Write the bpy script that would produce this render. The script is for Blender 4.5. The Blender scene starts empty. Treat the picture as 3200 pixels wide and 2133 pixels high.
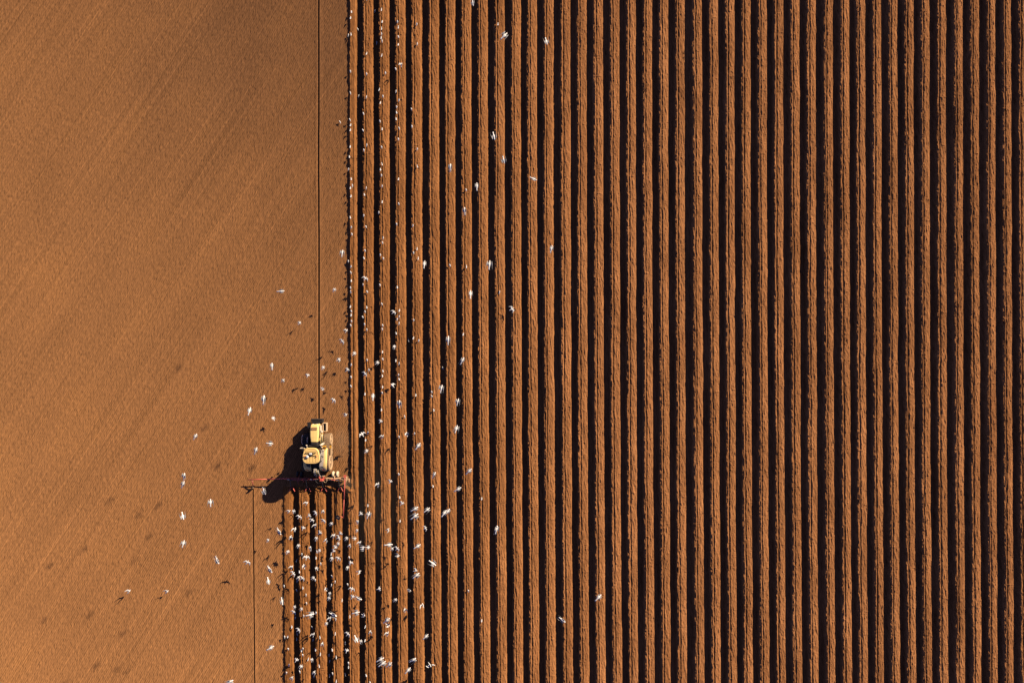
import bpy, bmesh, math, random
import numpy as np
from mathutils import Vector, Matrix, Euler

random.seed(7)
C = bpy.context.scene.collection
S = 28.0            # photograph pixels per metre of ground
H = 76.0            # height of the drone over the field
R = math.radians
SUN_EL, SUN_AZ = R(24.0), R(42.0)     # azimuth measured from +x towards +y


def wx(px, z=0.0):
    return (px - 1600.0) / S * (1 - z / H)


def wy(py, z=0.0):
    return (1066.5 - py) / S * (1 - z / H)


# ------------------------------------------------------------------ materials
def mat(name, col, rough=0.6, metal=0.0, var=0.0, scale=6.0, dirt=None, dirt_amt=0.5, dirt_scale=3.0, spec=0.5, coat=0.0, bump=0.0):
    m = bpy.data.materials.new(name)
    m.use_nodes = True
    nt = m.node_tree
    b = nt.nodes['Principled BSDF']
    b.inputs['Roughness'].default_value = rough
    b.inputs['Metallic'].default_value = metal
    b.inputs['Specular IOR Level'].default_value = spec
    b.inputs['Coat Weight'].default_value = coat
    tc = nt.nodes.new('ShaderNodeTexCoord')
    n1 = nt.nodes.new('ShaderNodeTexNoise')
    n1.inputs['Scale'].default_value = scale
    n1.inputs['Detail'].default_value = 5
    nt.links.new(tc.outputs['Object'], n1.inputs['Vector'])
    hsv = nt.nodes.new('ShaderNodeMix')
    hsv.data_type = 'RGBA'
    k = 1 - var
    hsv.inputs['A'].default_value = (col[0] * k, col[1] * k, col[2] * k, 1)
    k = 1 + var
    hsv.inputs['B'].default_value = (min(1, col[0] * k), min(1, col[1] * k), min(1, col[2] * k), 1)
    nt.links.new(n1.outputs['Fac'], hsv.inputs['Factor'])
    out = hsv.outputs['Result']
    if dirt:
        n2 = nt.nodes.new('ShaderNodeTexNoise')
        n2.inputs['Scale'].default_value = dirt_scale
        n2.inputs['Detail'].default_value = 7
        n2.inputs['Roughness'].default_value = 0.65
        nt.links.new(tc.outputs['Object'], n2.inputs['Vector'])
        mr = nt.nodes.new('ShaderNodeMapRange')
        mr.inputs['From Min'].default_value = 0.75 - 0.6 * dirt_amt
        mr.inputs['From Max'].default_value = 0.95 - 0.5 * dirt_amt
        nt.links.new(n2.outputs['Fac'], mr.inputs['Value'])
        mx = nt.nodes.new('ShaderNodeMix')
        mx.data_type = 'RGBA'
        mx.inputs['B'].default_value = (*dirt, 1)
        nt.links.new(mr.outputs['Result'], mx.inputs['Factor'])
        nt.links.new(out, mx.inputs['A'])
        out = mx.outputs['Result']
    nt.links.new(out, b.inputs['Base Color'])
    if bump:
        bp = nt.nodes.new('ShaderNodeBump')
        bp.inputs['Strength'].default_value = bump
        bp.inputs['Distance'].default_value = 0.02
        n3 = nt.nodes.new('ShaderNodeTexNoise')
        n3.inputs['Scale'].default_value = 40
        nt.links.new(tc.outputs['Object'], n3.inputs['Vector'])
        nt.links.new(n3.outputs['Fac'], bp.inputs['Height'])
        nt.links.new(bp.outputs['Normal'], b.inputs['Normal'])
    return m


DUST = (0.34, 0.20, 0.105)


def soil_mat(name, dark, mid, light, smooth):
    # the harrowed crumb is rough and scatters light back; the pressed ridges less so
    m = bpy.data.materials.new(name)
    m.use_nodes = True
    nt = m.node_tree
    N, L = nt.nodes, nt.links
    b = N['Principled BSDF']
    b.inputs['Roughness'].default_value = 1.0
    b.inputs['Specular IOR Level'].default_value = 0.0
    b.inputs['Diffuse Roughness'].default_value = 0.9 if smooth else 0.2
    tc = N.new('ShaderNodeTexCoord')

    def noise(sx, sy, rot, detail, seed, rough=0.55):
        mp = N.new('ShaderNodeMapping')
        mp.vector_type = 'TEXTURE'
        mp.inputs['Rotation'].default_value = (0, 0, rot)
        mp.inputs['Scale'].default_value = (sx, sy, 1)
        mp.inputs['Location'].default_value = (seed, seed * 0.7, 0)
        L.new(tc.outputs['Object'], mp.inputs['Vector'])
        n = N.new('ShaderNodeTexNoise')
        n.inputs['Scale'].default_value = 1.0
        n.inputs['Detail'].default_value = detail
        n.inputs['Roughness'].default_value = rough
        L.new(mp.outputs['Vector'], n.inputs['Vector'])
        return n.outputs['Fac']

    def ramp(fac, stops):
        r = N.new('ShaderNodeValToRGB')
        e = r.color_ramp.elements
        while len(e) < len(stops):
            e.new(0.5)
        for el, (p, c) in zip(e, stops):
            el.position = p
            el.color = (*c, 1)
        L.new(fac, r.inputs['Fac'])
        return r.outputs['Color']

    def mul(a, bb, f):
        mx = N.new('ShaderNodeMix')
        mx.data_type = 'RGBA'
        mx.blend_type = 'MULTIPLY'
        mx.inputs['Factor'].default_value = f
        L.new(a, mx.inputs['A'])
        L.new(bb, mx.inputs['B'])
        return mx.outputs['Result']

    if smooth:
        # fine crumb, streaks left by the harrow, drier and damper noise belts
        f1 = noise(0.45, 0.10, R(72), 4, 3.1)
        f2 = noise(9.0, 6.0, R(53), 4, 11.3)
        f3 = noise(22.0, 0.22, R(55.5), 2, 5.7)
        base = ramp(f2, [(0.30, dark), (0.52, mid), (0.72, light)])
        s1 = ramp(f1, [(0.25, (0.68, 0.66, 0.64)), (0.5, (0.97, 0.97, 0.97)), (0.75, (1.27, 1.25, 1.2))])
        s2 = ramp(f3, [(0.3, (0.90, 0.90, 0.90)), (0.5, (1, 1, 1)), (0.68, (1.10, 1.10, 1.10))])
        col = mul(mul(base, s1, 1.0), s2, 1.0)
        # thin drier lines drawn by the harrow tines
        col = mul(col, ramp(noise(45.0, 0.16, R(55), 1, 14.2), [(0.60, (1, 1, 1)), (0.70, (1.24, 1.24, 1.22))]), 1.0)
        col = mul(col, ramp(noise(38.0, 0.14, R(56), 1, 51.9), [(0.30, (0.80, 0.80, 0.80)), (0.40, (1, 1, 1))]), 1.0)
        mp = N.new('ShaderNodeMapping')  # backscatter falloff painted into the colour: darker about the top, lighter away from it
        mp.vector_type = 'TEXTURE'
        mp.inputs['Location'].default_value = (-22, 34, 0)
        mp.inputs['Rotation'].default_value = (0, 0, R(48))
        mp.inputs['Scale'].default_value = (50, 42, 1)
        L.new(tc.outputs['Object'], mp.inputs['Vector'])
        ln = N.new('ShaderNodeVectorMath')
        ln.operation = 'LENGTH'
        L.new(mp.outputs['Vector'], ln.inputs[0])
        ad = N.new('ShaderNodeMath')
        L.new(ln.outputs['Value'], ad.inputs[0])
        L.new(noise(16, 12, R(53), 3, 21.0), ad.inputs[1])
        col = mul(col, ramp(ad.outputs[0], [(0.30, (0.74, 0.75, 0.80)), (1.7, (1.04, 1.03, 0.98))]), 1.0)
    else:
        f1 = noise(0.9, 0.09, R(97), 5, 2.3, 0.6)
        f2 = noise(7.0, 1.4, R(92), 3, 9.3)
        base = ramp(f2, [(0.28, dark), (0.5, mid), (0.74, light)])
        s1 = ramp(f1, [(0.28, (0.60, 0.56, 0.52)), (0.5, (0.98, 0.98, 0.98)), (0.72, (1.36, 1.34, 1.28))])
        col = mul(base, s1, 1.0)
        col = mul(col, ramp(noise(14, 2.6, R(91), 3, 31.0), [(0.3, (0.86, 0.85, 0.85)), (0.5, (1, 1, 1)), (0.7, (1.12, 1.12, 1.13))]), 1.0)
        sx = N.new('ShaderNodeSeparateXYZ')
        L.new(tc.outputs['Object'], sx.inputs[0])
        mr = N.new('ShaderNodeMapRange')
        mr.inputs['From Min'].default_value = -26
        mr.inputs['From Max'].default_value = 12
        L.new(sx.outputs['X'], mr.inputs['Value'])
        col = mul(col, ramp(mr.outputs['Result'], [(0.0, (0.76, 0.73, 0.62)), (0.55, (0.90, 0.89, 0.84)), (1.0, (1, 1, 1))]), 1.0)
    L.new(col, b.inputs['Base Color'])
    bp = N.new('ShaderNodeBump')
    bp.inputs['Strength'].default_value = 0.35
    bp.inputs['Distance'].default_value = 0.03
    f4 = noise(0.05, 0.05, 0, 4, 1.7, 0.6)
    L.new(f4, bp.inputs['Height'])
    L.new(bp.outputs['Normal'], b.inputs['Normal'])
    return m


M = {}
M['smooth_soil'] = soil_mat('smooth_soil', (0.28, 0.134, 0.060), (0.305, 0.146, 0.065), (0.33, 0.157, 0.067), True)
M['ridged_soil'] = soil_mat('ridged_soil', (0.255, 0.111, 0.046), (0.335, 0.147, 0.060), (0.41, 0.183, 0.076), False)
M['yellow'] = mat('yellow_paint', (0.88, 0.63, 0.24), 0.45, 0, 0.03, 3, DUST, 0.10, 2.5, coat=0.1)
M['yellow_roof'] = mat('yellow_roof_paint', (0.88, 0.58, 0.21), 0.5, 0, 0.04, 3, DUST, 0.08, 4)
M['orange_yellow'] = mat('yellow_step_paint', (0.62, 0.31, 0.04), 0.5, 0, 0.1, 5, DUST, 0.3, 6)
M['black'] = mat('black_plastic', (0.018, 0.017, 0.018), 0.5, 0, 0.2, 8, DUST, 0.12, 9)
M['cowl'] = mat('dusty_black_plastic', (0.035, 0.03, 0.03), 0.55, 0, 0.3, 9, (0.16, 0.11, 0.08), 0.3, 14)
M['rubber'] = mat('rubber', (0.022, 0.021, 0.021), 0.7, 0, 0.2, 6, (0.10, 0.065, 0.04), 0.3, 5)
M['dusty_rubber'] = mat('dusty_rubber', (0.29, 0.185, 0.105), 0.9, 0, 0.2, 5, (0.16, 0.10, 0.06), 0.35, 7)
M['tan'] = mat('dusty_tan_metal', (0.62, 0.43, 0.26), 0.7, 0, 0.15, 5, DUST, 0.3, 8)
M['dusty_metal'] = mat('soil_dusted_metal', (0.46, 0.30, 0.17), 0.75, 0, 0.15, 5, DUST, 0.35, 8)
M['red'] = mat('red_paint', (0.60, 0.11, 0.08), 0.5, 0, 0.1, 4, (0.5, 0.27, 0.18), 0.3, 6)
M['dark_red'] = mat('dusty_red_paint', (0.30, 0.06, 0.045), 0.55, 0, 0.1, 4, DUST, 0.35, 6)
M['dust_red'] = mat('soil_coated_frame', (0.52, 0.31, 0.18), 0.8, 0, 0.2, 6, (0.45, 0.08, 0.05), 0.22, 3)
M['steel'] = mat('steel', (0.45, 0.45, 0.47), 0.35, 0.9, 0.1, 6)
M['chrome'] = mat('chrome', (0.75, 0.76, 0.8), 0.15, 1.0, 0.02, 6)
M['dark_steel'] = mat('dark_steel', (0.07, 0.065, 0.065), 0.5, 0.6, 0.2, 6)
M['white'] = mat('white_plastic', (0.78, 0.77, 0.75), 0.4, 0, 0.03, 5, DUST, 0.1, 9)
M['cream'] = mat('cream_paint', (0.72, 0.60, 0.46), 0.5, 0, 0.05, 5, DUST, 0.2, 6)
M['grey_panel'] = mat('grey_panel', (0.50, 0.42, 0.36), 0.55, 0, 0.05, 5, DUST, 0.2, 6)
M['pale_tyre'] = mat('pale_dusty_tyre', (0.62, 0.52, 0.36), 0.85, 0, 0.1, 7, DUST, 0.2, 6)
M['beacon'] = mat('orange_lens', (0.75, 0.16, 0.03), 0.25, 0, 0.02, 5)
M['redlens'] = mat('red_lens', (0.32, 0.02, 0.015), 0.25, 0, 0.02, 5)
M['mesh_vent'] = mat('brown_mesh', (0.30, 0.16, 0.075), 0.8, 0, 0.12, 30)
M['glass'] = mat('tinted_glass', (0.012, 0.016, 0.02), 0.06, 0, 0.0, 5)
M['lamp'] = mat('lamp_lens', (0.7, 0.7, 0.68), 0.15, 0, 0.0, 5)
M['gull_white'] = mat('white_feathers', (0.80, 0.79, 0.78), 0.8, 0, 0.03, 12)
M['gull_grey'] = mat('pale_grey_feathers', (0.56, 0.56, 0.58), 0.8, 0, 0.05, 12)
M['gull_slate'] = mat('slate_grey_feathers', (0.27, 0.27, 0.29), 0.8, 0, 0.06, 12)
M['gull_black'] = mat('black_feathers', (0.05, 0.05, 0.055), 0.8, 0, 0.1, 12)
M['gull_bill'] = mat('red_bill', (0.45, 0.08, 0.04), 0.5, 0, 0.05, 12)


# ------------------------------------------------------------------ helpers
class MB:
    def __init__(self):
        self.v, self.f, self.m, self.s = [], [], [], []

    def add(self, vs, fs, mi=0, smooth=False):
        o = len(self.v)
        self.v += [tuple(p) for p in vs]
        for q in fs:
            self.f.append(tuple(o + i for i in q))
            self.m.append(mi)
            self.s.append(smooth)
        return self

    def box(self, c, s, rot=None, mi=0, taper=None):
        sx, sy, sz = s[0] / 2, s[1] / 2, s[2] / 2
        tx, ty = taper or (1, 1)
        ps = []
        for (x, y, z) in ((-1, -1, -1), (1, -1, -1), (1, 1, -1), (-1, 1, -1), (-1, -1, 1), (1, -1, 1), (1, 1, 1), (-1, 1, 1)):
            k = (tx, ty) if z > 0 else (1, 1)
            p = Vector((x * sx * k[0], y * sy * k[1], z * sz))
            if rot:
                p = Euler(rot).to_matrix() @ p
            ps.append(p + Vector(c))
        return self.add(ps, [(0, 3, 2, 1), (4, 5, 6, 7), (0, 1, 5, 4), (1, 2, 6, 5), (2, 3, 7, 6), (3, 0, 4, 7)], mi)

    def cyl(self, p0, p1, r0, r1=None, n=14, mi=0, smooth=True):
        return self.tube([p0, p1], [r0, r0 if r1 is None else r1], n, mi, smooth)

    def tube(self, path, r, n=10, mi=0, smooth=True):
        path = [Vector(p) for p in path]
        if not isinstance(r, (list, tuple)):
            r = [r] * len(path)
        vs, fs = [], []
        ref = None
        for i, p in enumerate(path):
            a = path[max(0, i - 1)]
            b = path[min(len(path) - 1, i + 1)]
            t = (b - a).normalized()
            if ref is None:
                ref = Vector((0, 0, 1)) if abs(t.z) < 0.9 else Vector((1, 0, 0))
            u = t.cross(ref)
            if u.length < 1e-4:
                u = t.cross(Vector((0, 1, 0)))
            u.normalize()
            w = u.cross(t).normalized()
            for k in range(n):
                a = 2 * math.pi * k / n
                vs.append(p + (u * math.cos(a) + w * math.sin(a)) * r[i])
        for i in range(len(path) - 1):
            for k in range(n):
                k2 = (k + 1) % n
                fs.append((i * n + k, i * n + k2, (i + 1) * n + k2, (i + 1) * n + k))
        self.add(vs, fs, mi, smooth)
        e = (len(path) - 1) * n
        self.add(vs[:n], [tuple(range(n))], mi)
        self.add(vs[e:], [tuple(reversed(range(n)))], mi)
        return self

    def prism(self, outline, axis, a, b, mi=0, smooth=False):
        """outline: list of 2D points; extruded along axis from a to b"""
        def P(p, t):
            return (t, p[0], p[1]) if axis == 'x' else (p[0], t, p[1]) if axis == 'y' else (p[0], p[1], t)
        n = len(outline)
        vs = [P(p, a) for p in outline] + [P(p, b) for p in outline]
        self.add(vs, [(i, (i + 1) % n, n + (i + 1) % n, n + i) for i in range(n)], mi, smooth)
        self.add(vs[:n], [tuple(reversed(range(n)))], mi)
        self.add(vs[n:], [tuple(range(n))], mi)
        return self

    def loft(self, secs, mi=0, smooth=True, cap=True):
        n = len(secs[0])
        vs = [p for s in secs for p in s]
        fs = []
        for i in range(len(secs) - 1):
            for k in range(n):
                k2 = (k + 1) % n
                fs.append((i * n + k, i * n + k2, (i + 1) * n + k2, (i + 1) * n + k))
        self.add(vs, fs, mi, smooth)
        if cap:
            self.add(secs[0], [tuple(reversed(range(n)))], mi)
            self.add(secs[-1], [tuple(range(n))], mi)
        return self

    def mesh(self, name, mats):
        me = bpy.data.meshes.new(name)
        me.from_pydata(self.v, [], self.f)
        for mm in mats:
            me.materials.append(mm)
        me.polygons.foreach_set('material_index', self.m)
        me.polygons.foreach_set('use_smooth', self.s)
        bm = bmesh.new()
        bm.from_mesh(me)
        bmesh.ops.remove_doubles(bm, verts=bm.verts, dist=1e-5)
        bmesh.ops.recalc_face_normals(bm, faces=bm.faces)
        bm.to_mesh(me)
        bm.free()
        me.update()
        return me

    def build(self, name, mats, parent=None, bevel=0.0, loc=None):
        if not isinstance(mats, (list, tuple)):
            mats = [mats]
        o = bpy.data.objects.new(name, self.mesh(name, mats))
        C.objects.link(o)
        if parent:
            o.parent = parent
        if loc:
            o.location = loc
        if bevel:
            md = o.modifiers.new('Bevel', 'BEVEL')
            md.width = bevel
            md.segments = 2
            md.limit_method = 'ANGLE'
            md.angle_limit = R(40)
        return o


def thing(name, label, cat, loc=(0, 0, 0), rz=0, group=None):
    o = bpy.data.objects.new(name, None)
    C.objects.link(o)
    o.location = loc
    o.rotation_euler = (0, 0, rz)
    o['label'] = label
    o['category'] = cat
    if group:
        o['group'] = group
    return o


# ------------------------------------------------------------------ the field
_rng = np.random.default_rng(5)
_TAB = _rng.random((1024, 1024)).astype(np.float32) * 2 - 1


def vn(x, y, seed=0):
    x = x + seed * 37.17
    y = y + seed * 91.73
    xi = np.floor(x).astype(np.int64)
    yi = np.floor(y).astype(np.int64)
    fx = (x - xi).astype(np.float32)
    fy = (y - yi).astype(np.float32)
    fx = fx * fx * (3 - 2 * fx)
    fy = fy * fy * (3 - 2 * fy)
    a, b2 = xi & 1023, (xi + 1) & 1023
    c, d = yi & 1023, (yi + 1) & 1023
    return ((_TAB[a, c] * (1 - fx) + _TAB[b2, c] * fx) * (1 - fy) + (_TAB[a, d] * (1 - fx) + _TAB[b2, d] * fx) * fy)


PER = 51.2 / S
# where each furrow begins on the ground of the photograph: four beds to a pass, passes not quite even
EDGES = [1116.1, 1166.5, 1217, 1267.5, 1322, 1373, 1423.5, 1474.8, 1527, 1578.5, 1628.6, 1679.6, 1734, 1784.6, 1836, 1887.4, 1938, 1989.4, 2040,
         2090.8, 2145.3, 2196.3, 2246.8, 2296.8, 2347.8, 2398.8, 2449.8, 2500.8, 2553.8, 2605.3, 2654.8, 2705.3, 2755.3, 2805.7, 2855.2, 2906.7,
         2959.2, 3009.7, 3060.7, 3110.7, 3161.0]
CR = np.array([(1116.1 - 51.2 * i + 19.5 - 1600) / S for i in range(12, 0, -1)] + [(e + 19.5 - 1600) / S for e in EDGES]
              + [(3161.0 + 51.2 * i + 19.5 - 1600) / S for i in range(1, 40)])
K0 = 12
CREST0 = wx(1135.5)
U_NARROW, U_NOTCH, U_SH = 0.20, 0.30, 1.02
# cross profile of one bed, crest at u = 0 (metres), sun on the right
PU = np.array([0.0, 0.08, 0.20, 0.245, 0.30, 0.40, 0.70, 0.93, 1.0, 1.04, 1.15, 1.50, 1.60, 1.72, 1.80, PER])
PZ = np.array([0.18, 0.20, 0.17, 0.085, 0.17, 0.20, 0.185, 0.14, 0.085, -0.28, -0.36, -0.35, -0.25, -0.03, 0.12, 0.18])
Y_IMP = wy(1524)
X_UP = wx(1096)
X_LOW = wx(894.5 - 4)


def smooth01(t):
    t = np.clip(t, 0, 1)
    return t * t * (3 - 2 * t)


def drift(y):
    v = np.clip((38.1 - y) / 76.2, -0.3, 1.4)
    return 8.5 / S * v * np.abs(v)


MOUNDS = [(993, 1519, .30, .26), (1004, 1521, .28, .22), (1014, 1514, .30, .28), (1026, 1517, .32, .30), (1034, 1522, .28, .24),
          (1043, 1528, .25, .25), (1086, 1524, .32, .26), (1091, 1506, .34, .26), (1094, 1532, .22, .2), (936, 1524, .22, .25),
          (955, 1519, .25, .22), (905, 1522, .3, .2), (1055, 1517, .22, .22), (983, 1516, .2, .2), (1072, 1520, .22, .2)]


def height(x, y):
    x = x.astype(np.float64)
    y = y.astype(np.float64)
    # ---- smooth, harrowed soil
    ca, sa = math.cos(R(60)), math.sin(R(60))
    al = x * ca + y * sa
    ac = -x * sa + y * ca
    acw = ac + 0.03 * vn(al * 0.5, ac * 0.3, 1) + 0.03 * vn(al * 1.6, ac * 2.5, 2)
    g = np.sin(acw * 2 * math.pi / 0.205)
    amp = 0.6 + 0.4 * vn(al * 0.25, ac * 1.6, 3)
    zs = 0.029 * g * amp
    c2, s2 = math.cos(R(80)), math.sin(R(80))
    zs += 0.021 * vn((x * c2 + y * s2) * 2.4, (-x * s2 + y * c2) * 9.0, 4)
    zs += 0.010 * vn(x * 6, y * 5, 5)
    c4, s4 = math.cos(R(55)), math.sin(R(55))
    bl, bc = x * c4 + y * s4, -x * s4 + y * c4
    ln_ = vn(bl * 0.03, bc * 2.3, 6)
    zs += 0.03 * np.clip(ln_ - 0.42, 0, 1) - 0.03 * np.clip(-0.42 - ln_, 0, 1)
    pl = np.abs(np.mod(bc + 0.02 * vn(bl * 0.4, bc * 0.1, 42), 3.05) - 1.5)
    zs += 0.03 * np.exp(-(pl / 0.09) ** 2) * (0.5 + 0.5 * vn(bl * 0.08, np.floor(bc / 3.05) * 7.3, 43))
    zs += 0.05 * vn(x * 0.08, y * 0.08, 7)
    # furrows scratched by the row marker
    for (px, top, bot) in ((995.5, 60.0, wy(1325)), (792.0, wy(1527), -60.0)):
        xm = wx(px) + (drift(y) * (0.6 if px > 900 else 1.0) - (0 if px > 900 else drift(np.full_like(y, wy(1527))))) + 0.03 * vn(y * 0.22, y * 0, 8)
        d = x - xm
        on = smooth01((y - bot) / 0.25) if px > 900 else smooth01((top - y) / 0.25)
        if px > 900:
            on = on * smooth01((60 - y) / 1)
        ws_ = 1.0 if px > 900 else 0.78
        cut = np.interp(d / ws_, [-0.5, -0.24, -0.15, -0.07, 0.05, 0.11, 0.20, 0.5], [0.0, 0.03 if px > 900 else 0.0, 0.0, -0.13, -0.15, 0.075, 0.04, 0.0])
        near = np.exp(-(d / 0.2) ** 4) * on
        zs = zs * (1 - 0.9 * near) + cut * on
    # ---- ridged soil
    xe = x - drift(y)
    kq = (np.searchsorted(CR, xe, side='right') - 1 - K0) * 3.7
    lat = 0.035 * vn(y * 0.35, kq, 9) + 0.022 * vn(y * 0.95, kq, 40) + 0.014 * vn(y * 2.3, kq, 41)
    xe2 = xe - lat
    ki = np.clip(np.searchsorted(CR, xe2, side='right') - 1, 0, len(CR) - 2)
    k = (ki - K0).astype(np.float64)
    u = np.clip(xe2 - CR[ki], 0, 2.2)
    wk = CR[ki + 1] - CR[ki]
    u = np.where(u > 1.2, 1.2 + (u - 1.2) * (PER - 1.2) / (wk - 1.2), u)
    u = np.clip(u, 0, PER - 1e-6)
    # ragged crest side: the clods push the left face in and out
    nearc = np.clip((u - 1.55) / 0.25, 0, 1) + np.clip((0.16 - u) / 0.16, 0, 1)
    rag = 0.075 * vn(y * 2.1, k * 5.3, 10) + 0.055 * vn(y * 5.2, k * 4.1 + xe * 3, 11) + 0.03 * vn(k * 7.7, y * 0.5, 12)
    ridge_mood = 0.6 + 0.8 * (vn(k * 11.3, k * 0 + y * 0.05, 13) * 0.5 + 0.5)
    u2 = u + rag * nearc * ridge_mood
    u2 = np.mod(u2, PER)
    z = np.interp(u2, PU, PZ)
    # depth of the notch differs from bed to bed
    nt = np.exp(-((u - 0.245 - 0.035 * vn(y * 0.7, k * 2.2, 14) - 0.025 * vn(y * 2.6, k * 2.9, 34) - 0.07 * vn(k * 3.1, k * 1.7, 15)) / 0.05) ** 2)
    nd = np.clip(0.36 + 0.75 * vn(k * 5.9, k * 1.3, 16) + 0.45 * vn(y * 0.25, k * 3.3, 32) + 0.35 * vn(y * 1.6, k * 2.7, 33), 0, 1)
    z = z + np.where((u > 0.1) & (u < 0.45), 0.05 * (1 - nd) - 0.05 * nt * nd, 0)
    top = smooth01((u - 0.0) / 0.1) * smooth01((1.12 - u) / 0.1)
    c3, s3 = math.cos(R(97)), math.sin(R(97))
    p, q = x * c3 + y * s3, -x * s3 + y * c3
    z = z + top * (0.026 * vn(p * 1.3, q * 7.5, 17) + 0.020 * vn(p * 3.0, q * 13.0, 18)) + (0.35 + 0.65 * top) * 0.012 * vn(x * 9, y * 7, 19)
    z = z + top * 0.16 * np.clip(vn(x * 5.1, y * 4.3, 44) - 0.62, 0, 1) + top * 0.10 * np.clip(vn(x * 8.1, y * 7.3, 45) - 0.6, 0, 1)
    z = z + nearc * 0.05 * vn(x * 7.5, y * 5.5, 20)
    z = z + 0.03 * vn(k * 9.1, y * 0.2, 21) * top + 0.018 * vn(x * 2.2, y * 0.8, 22) * top
    # a few loose clods in the dark furrows, on the left face
    cl = vn(x * 6.2, y * 4.2, 23)
    z = z + np.where((u > 1.35) & (u < 1.75), 0.28 * np.clip(cl - 0.62, 0, 1), 0)
    # ---- left border of each pass
    yb = Y_IMP + 0.10 * vn(x * 1.3, y * 0 + 3, 24)
    xb = np.where(y > yb, X_UP, X_LOW) + drift(y) - np.where(y > yb, 0, drift(np.full_like(y, Y_IMP)))
    dr = x - xb + 0.05 * vn(y * 2.3, y * 0, 25) + 0.035 * vn(y * 6.0, x * 3, 26)
    # no notch on the half bed by the border
    edge_z = 0.20 + 0.02 * vn(x * 9, y * 3, 27)
    half = (x - xb < 0.55)
    z = np.where(half & (u < 0.9), np.maximum(z, edge_z * 0.95), z)
    ramp = smooth01((dr + 0.24) / 0.24)
    zr = zs * (1 - ramp) + z * ramp
    rough_edge = np.exp(-((dr + 0.12) / 0.16) ** 2)
    zr = zr + rough_edge * (0.05 * vn(x * 7, y * 4, 28) + 0.04 * np.abs(vn(x * 3.3, y * 1.7, 29)))
    # start of the new beds behind the machine
    start = np.where(x < X_UP + 0.3 + drift(y), smooth01((Y_IMP + 0.28 * vn(x * 1.7, x * 0, 30) - y + 0.10) / 0.7), 1.0)
    up = y > yb
    start = np.where(up & (x < X_UP + 0.3), 1.0, start)
    z = zs * (1 - start) + zr * start
    for (px, py, r, h) in MOUNDS:
        mx, my = wx(px, 0.2), wy(py, 0.2)
        d2 = ((x - mx) / r) ** 2 + ((y - my) / (r * 0.75)) ** 2
        m_ = d2 < 9
        if m_.any():
            z = z + np.where(m_, h * np.exp(-d2) * (1 + 0.55 * vn(x * 6, y * 6, 31)), 0)
    return z


def axis(segs):
    out = []
    for a, b, st in segs:
        n = max(1, int(round((b - a) / st)))
        out += list(np.linspace(a, b, n, endpoint=False))
    out.append(segs[-1][1])
    return np.array(out)


XS = axis([(-2000, -300, 425), (-300, -90, 52), (-90, -62, 2.0), (-62, -29.4, 0.058), (-29.4, -28.5, 0.022), (-28.5, -27, 0.058), (-27, -22.0, 0.045), (-22.0, -21.2, 0.022), (-21.2, 59, 0.045), (59, 72, 0.09), (72, 90, 2), (90, 300, 52), (300, 2000, 425)])
YS = axis([(-2000, -300, 425), (-300, -70, 57), (-70, -44, 1.0), (-44, -39, 0.16), (-39, 39, 0.085), (39, 44, 0.16), (44, 70, 1.0), (70, 300, 57), (300, 2000, 425)])
GX, GY = np.meshgrid(XS, YS)
GZ = height(GX, GY)


def zat(x, y):
    i = min(max(int(np.searchsorted(XS, x)) - 1, 0), len(XS) - 2)
    j = min(max(int(np.searchsorted(YS, y)) - 1, 0), len(YS) - 2)
    return float(max(GZ[j, i], GZ[j, i + 1], GZ[j + 1, i], GZ[j + 1, i + 1]))


def field():
    nx, ny = len(XS), len(YS)
    V = np.stack([GX.ravel(), GY.ravel(), GZ.ravel()], 1).astype(np.float32)
    idx = np.arange(nx * ny).reshape(ny, nx)
    Q = np.stack([idx[:-1, :-1], idx[:-1, 1:], idx[1:, 1:], idx[1:, :-1]], -1).reshape(-1, 4)
    xc = (GX[:-1, :-1] + GX[1:, 1:]).ravel() / 2
    yc = (GY[:-1, :-1] + GY[1:, 1:]).ravel() / 2
    ridged = np.where(yc > Y_IMP + 0.2, xc > X_UP - 0.22 + drift(yc), xc > X_LOW - 0.22 + drift(yc) - drift(np.array([Y_IMP]))[0])
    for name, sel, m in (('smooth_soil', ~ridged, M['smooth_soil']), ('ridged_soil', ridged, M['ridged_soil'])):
        q = Q[sel]
        used = np.unique(q)
        remap = np.zeros(nx * ny, np.int32)
        remap[used] = np.arange(len(used))
        q = remap[q]
        me = bpy.data.meshes.new(name)
        me.vertices.add(len(used))
        me.vertices.foreach_set('co', V[used].ravel())
        me.loops.add(q.size)
        me.loops.foreach_set('vertex_index', q.ravel().astype(np.int32))
        me.polygons.add(len(q))
        me.polygons.foreach_set('loop_start', np.arange(0, q.size, 4, dtype=np.int32))
        me.update(calc_edges=True)
        me.polygons.foreach_set('use_smooth', np.zeros(len(q), dtype=bool))
        me.materials.append(m)
        o = bpy.data.objects.new(name, me)
        C.objects.link(o)
        o['kind'] = 'structure'
        o['label'] = 'harrowed smooth brown soil with fine slanting lines' if name == 'smooth_soil' else 'long parallel ridges of brown soil with dark furrows between them'


field()

# ------------------------------------------------------------------ tractor
TX, TY = -21.46, -12.2
TR = thing('crawler_tractor', 'yellow tractor on rubber tracks pulling the red ridging implement', 'tractor', (TX, TY, 0.0))


def rsec(y, w, zb, zt, r=0.14):
    arc = [(r * (1 - math.cos(a)), r * (1 - math.sin(a))) for a in [i * math.pi / 12 for i in range(7)]]
    left = [(-w + dx, y, zt - dz) for dx, dz in arc]
    right = [(w - dx, y, zt - dz) for dx, dz in reversed(arc)]
    return [(-w * 0.98, y, zb)] + left + [(0, y, zt + 0.012)] + right + [(w * 0.98, y, zb)]


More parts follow.
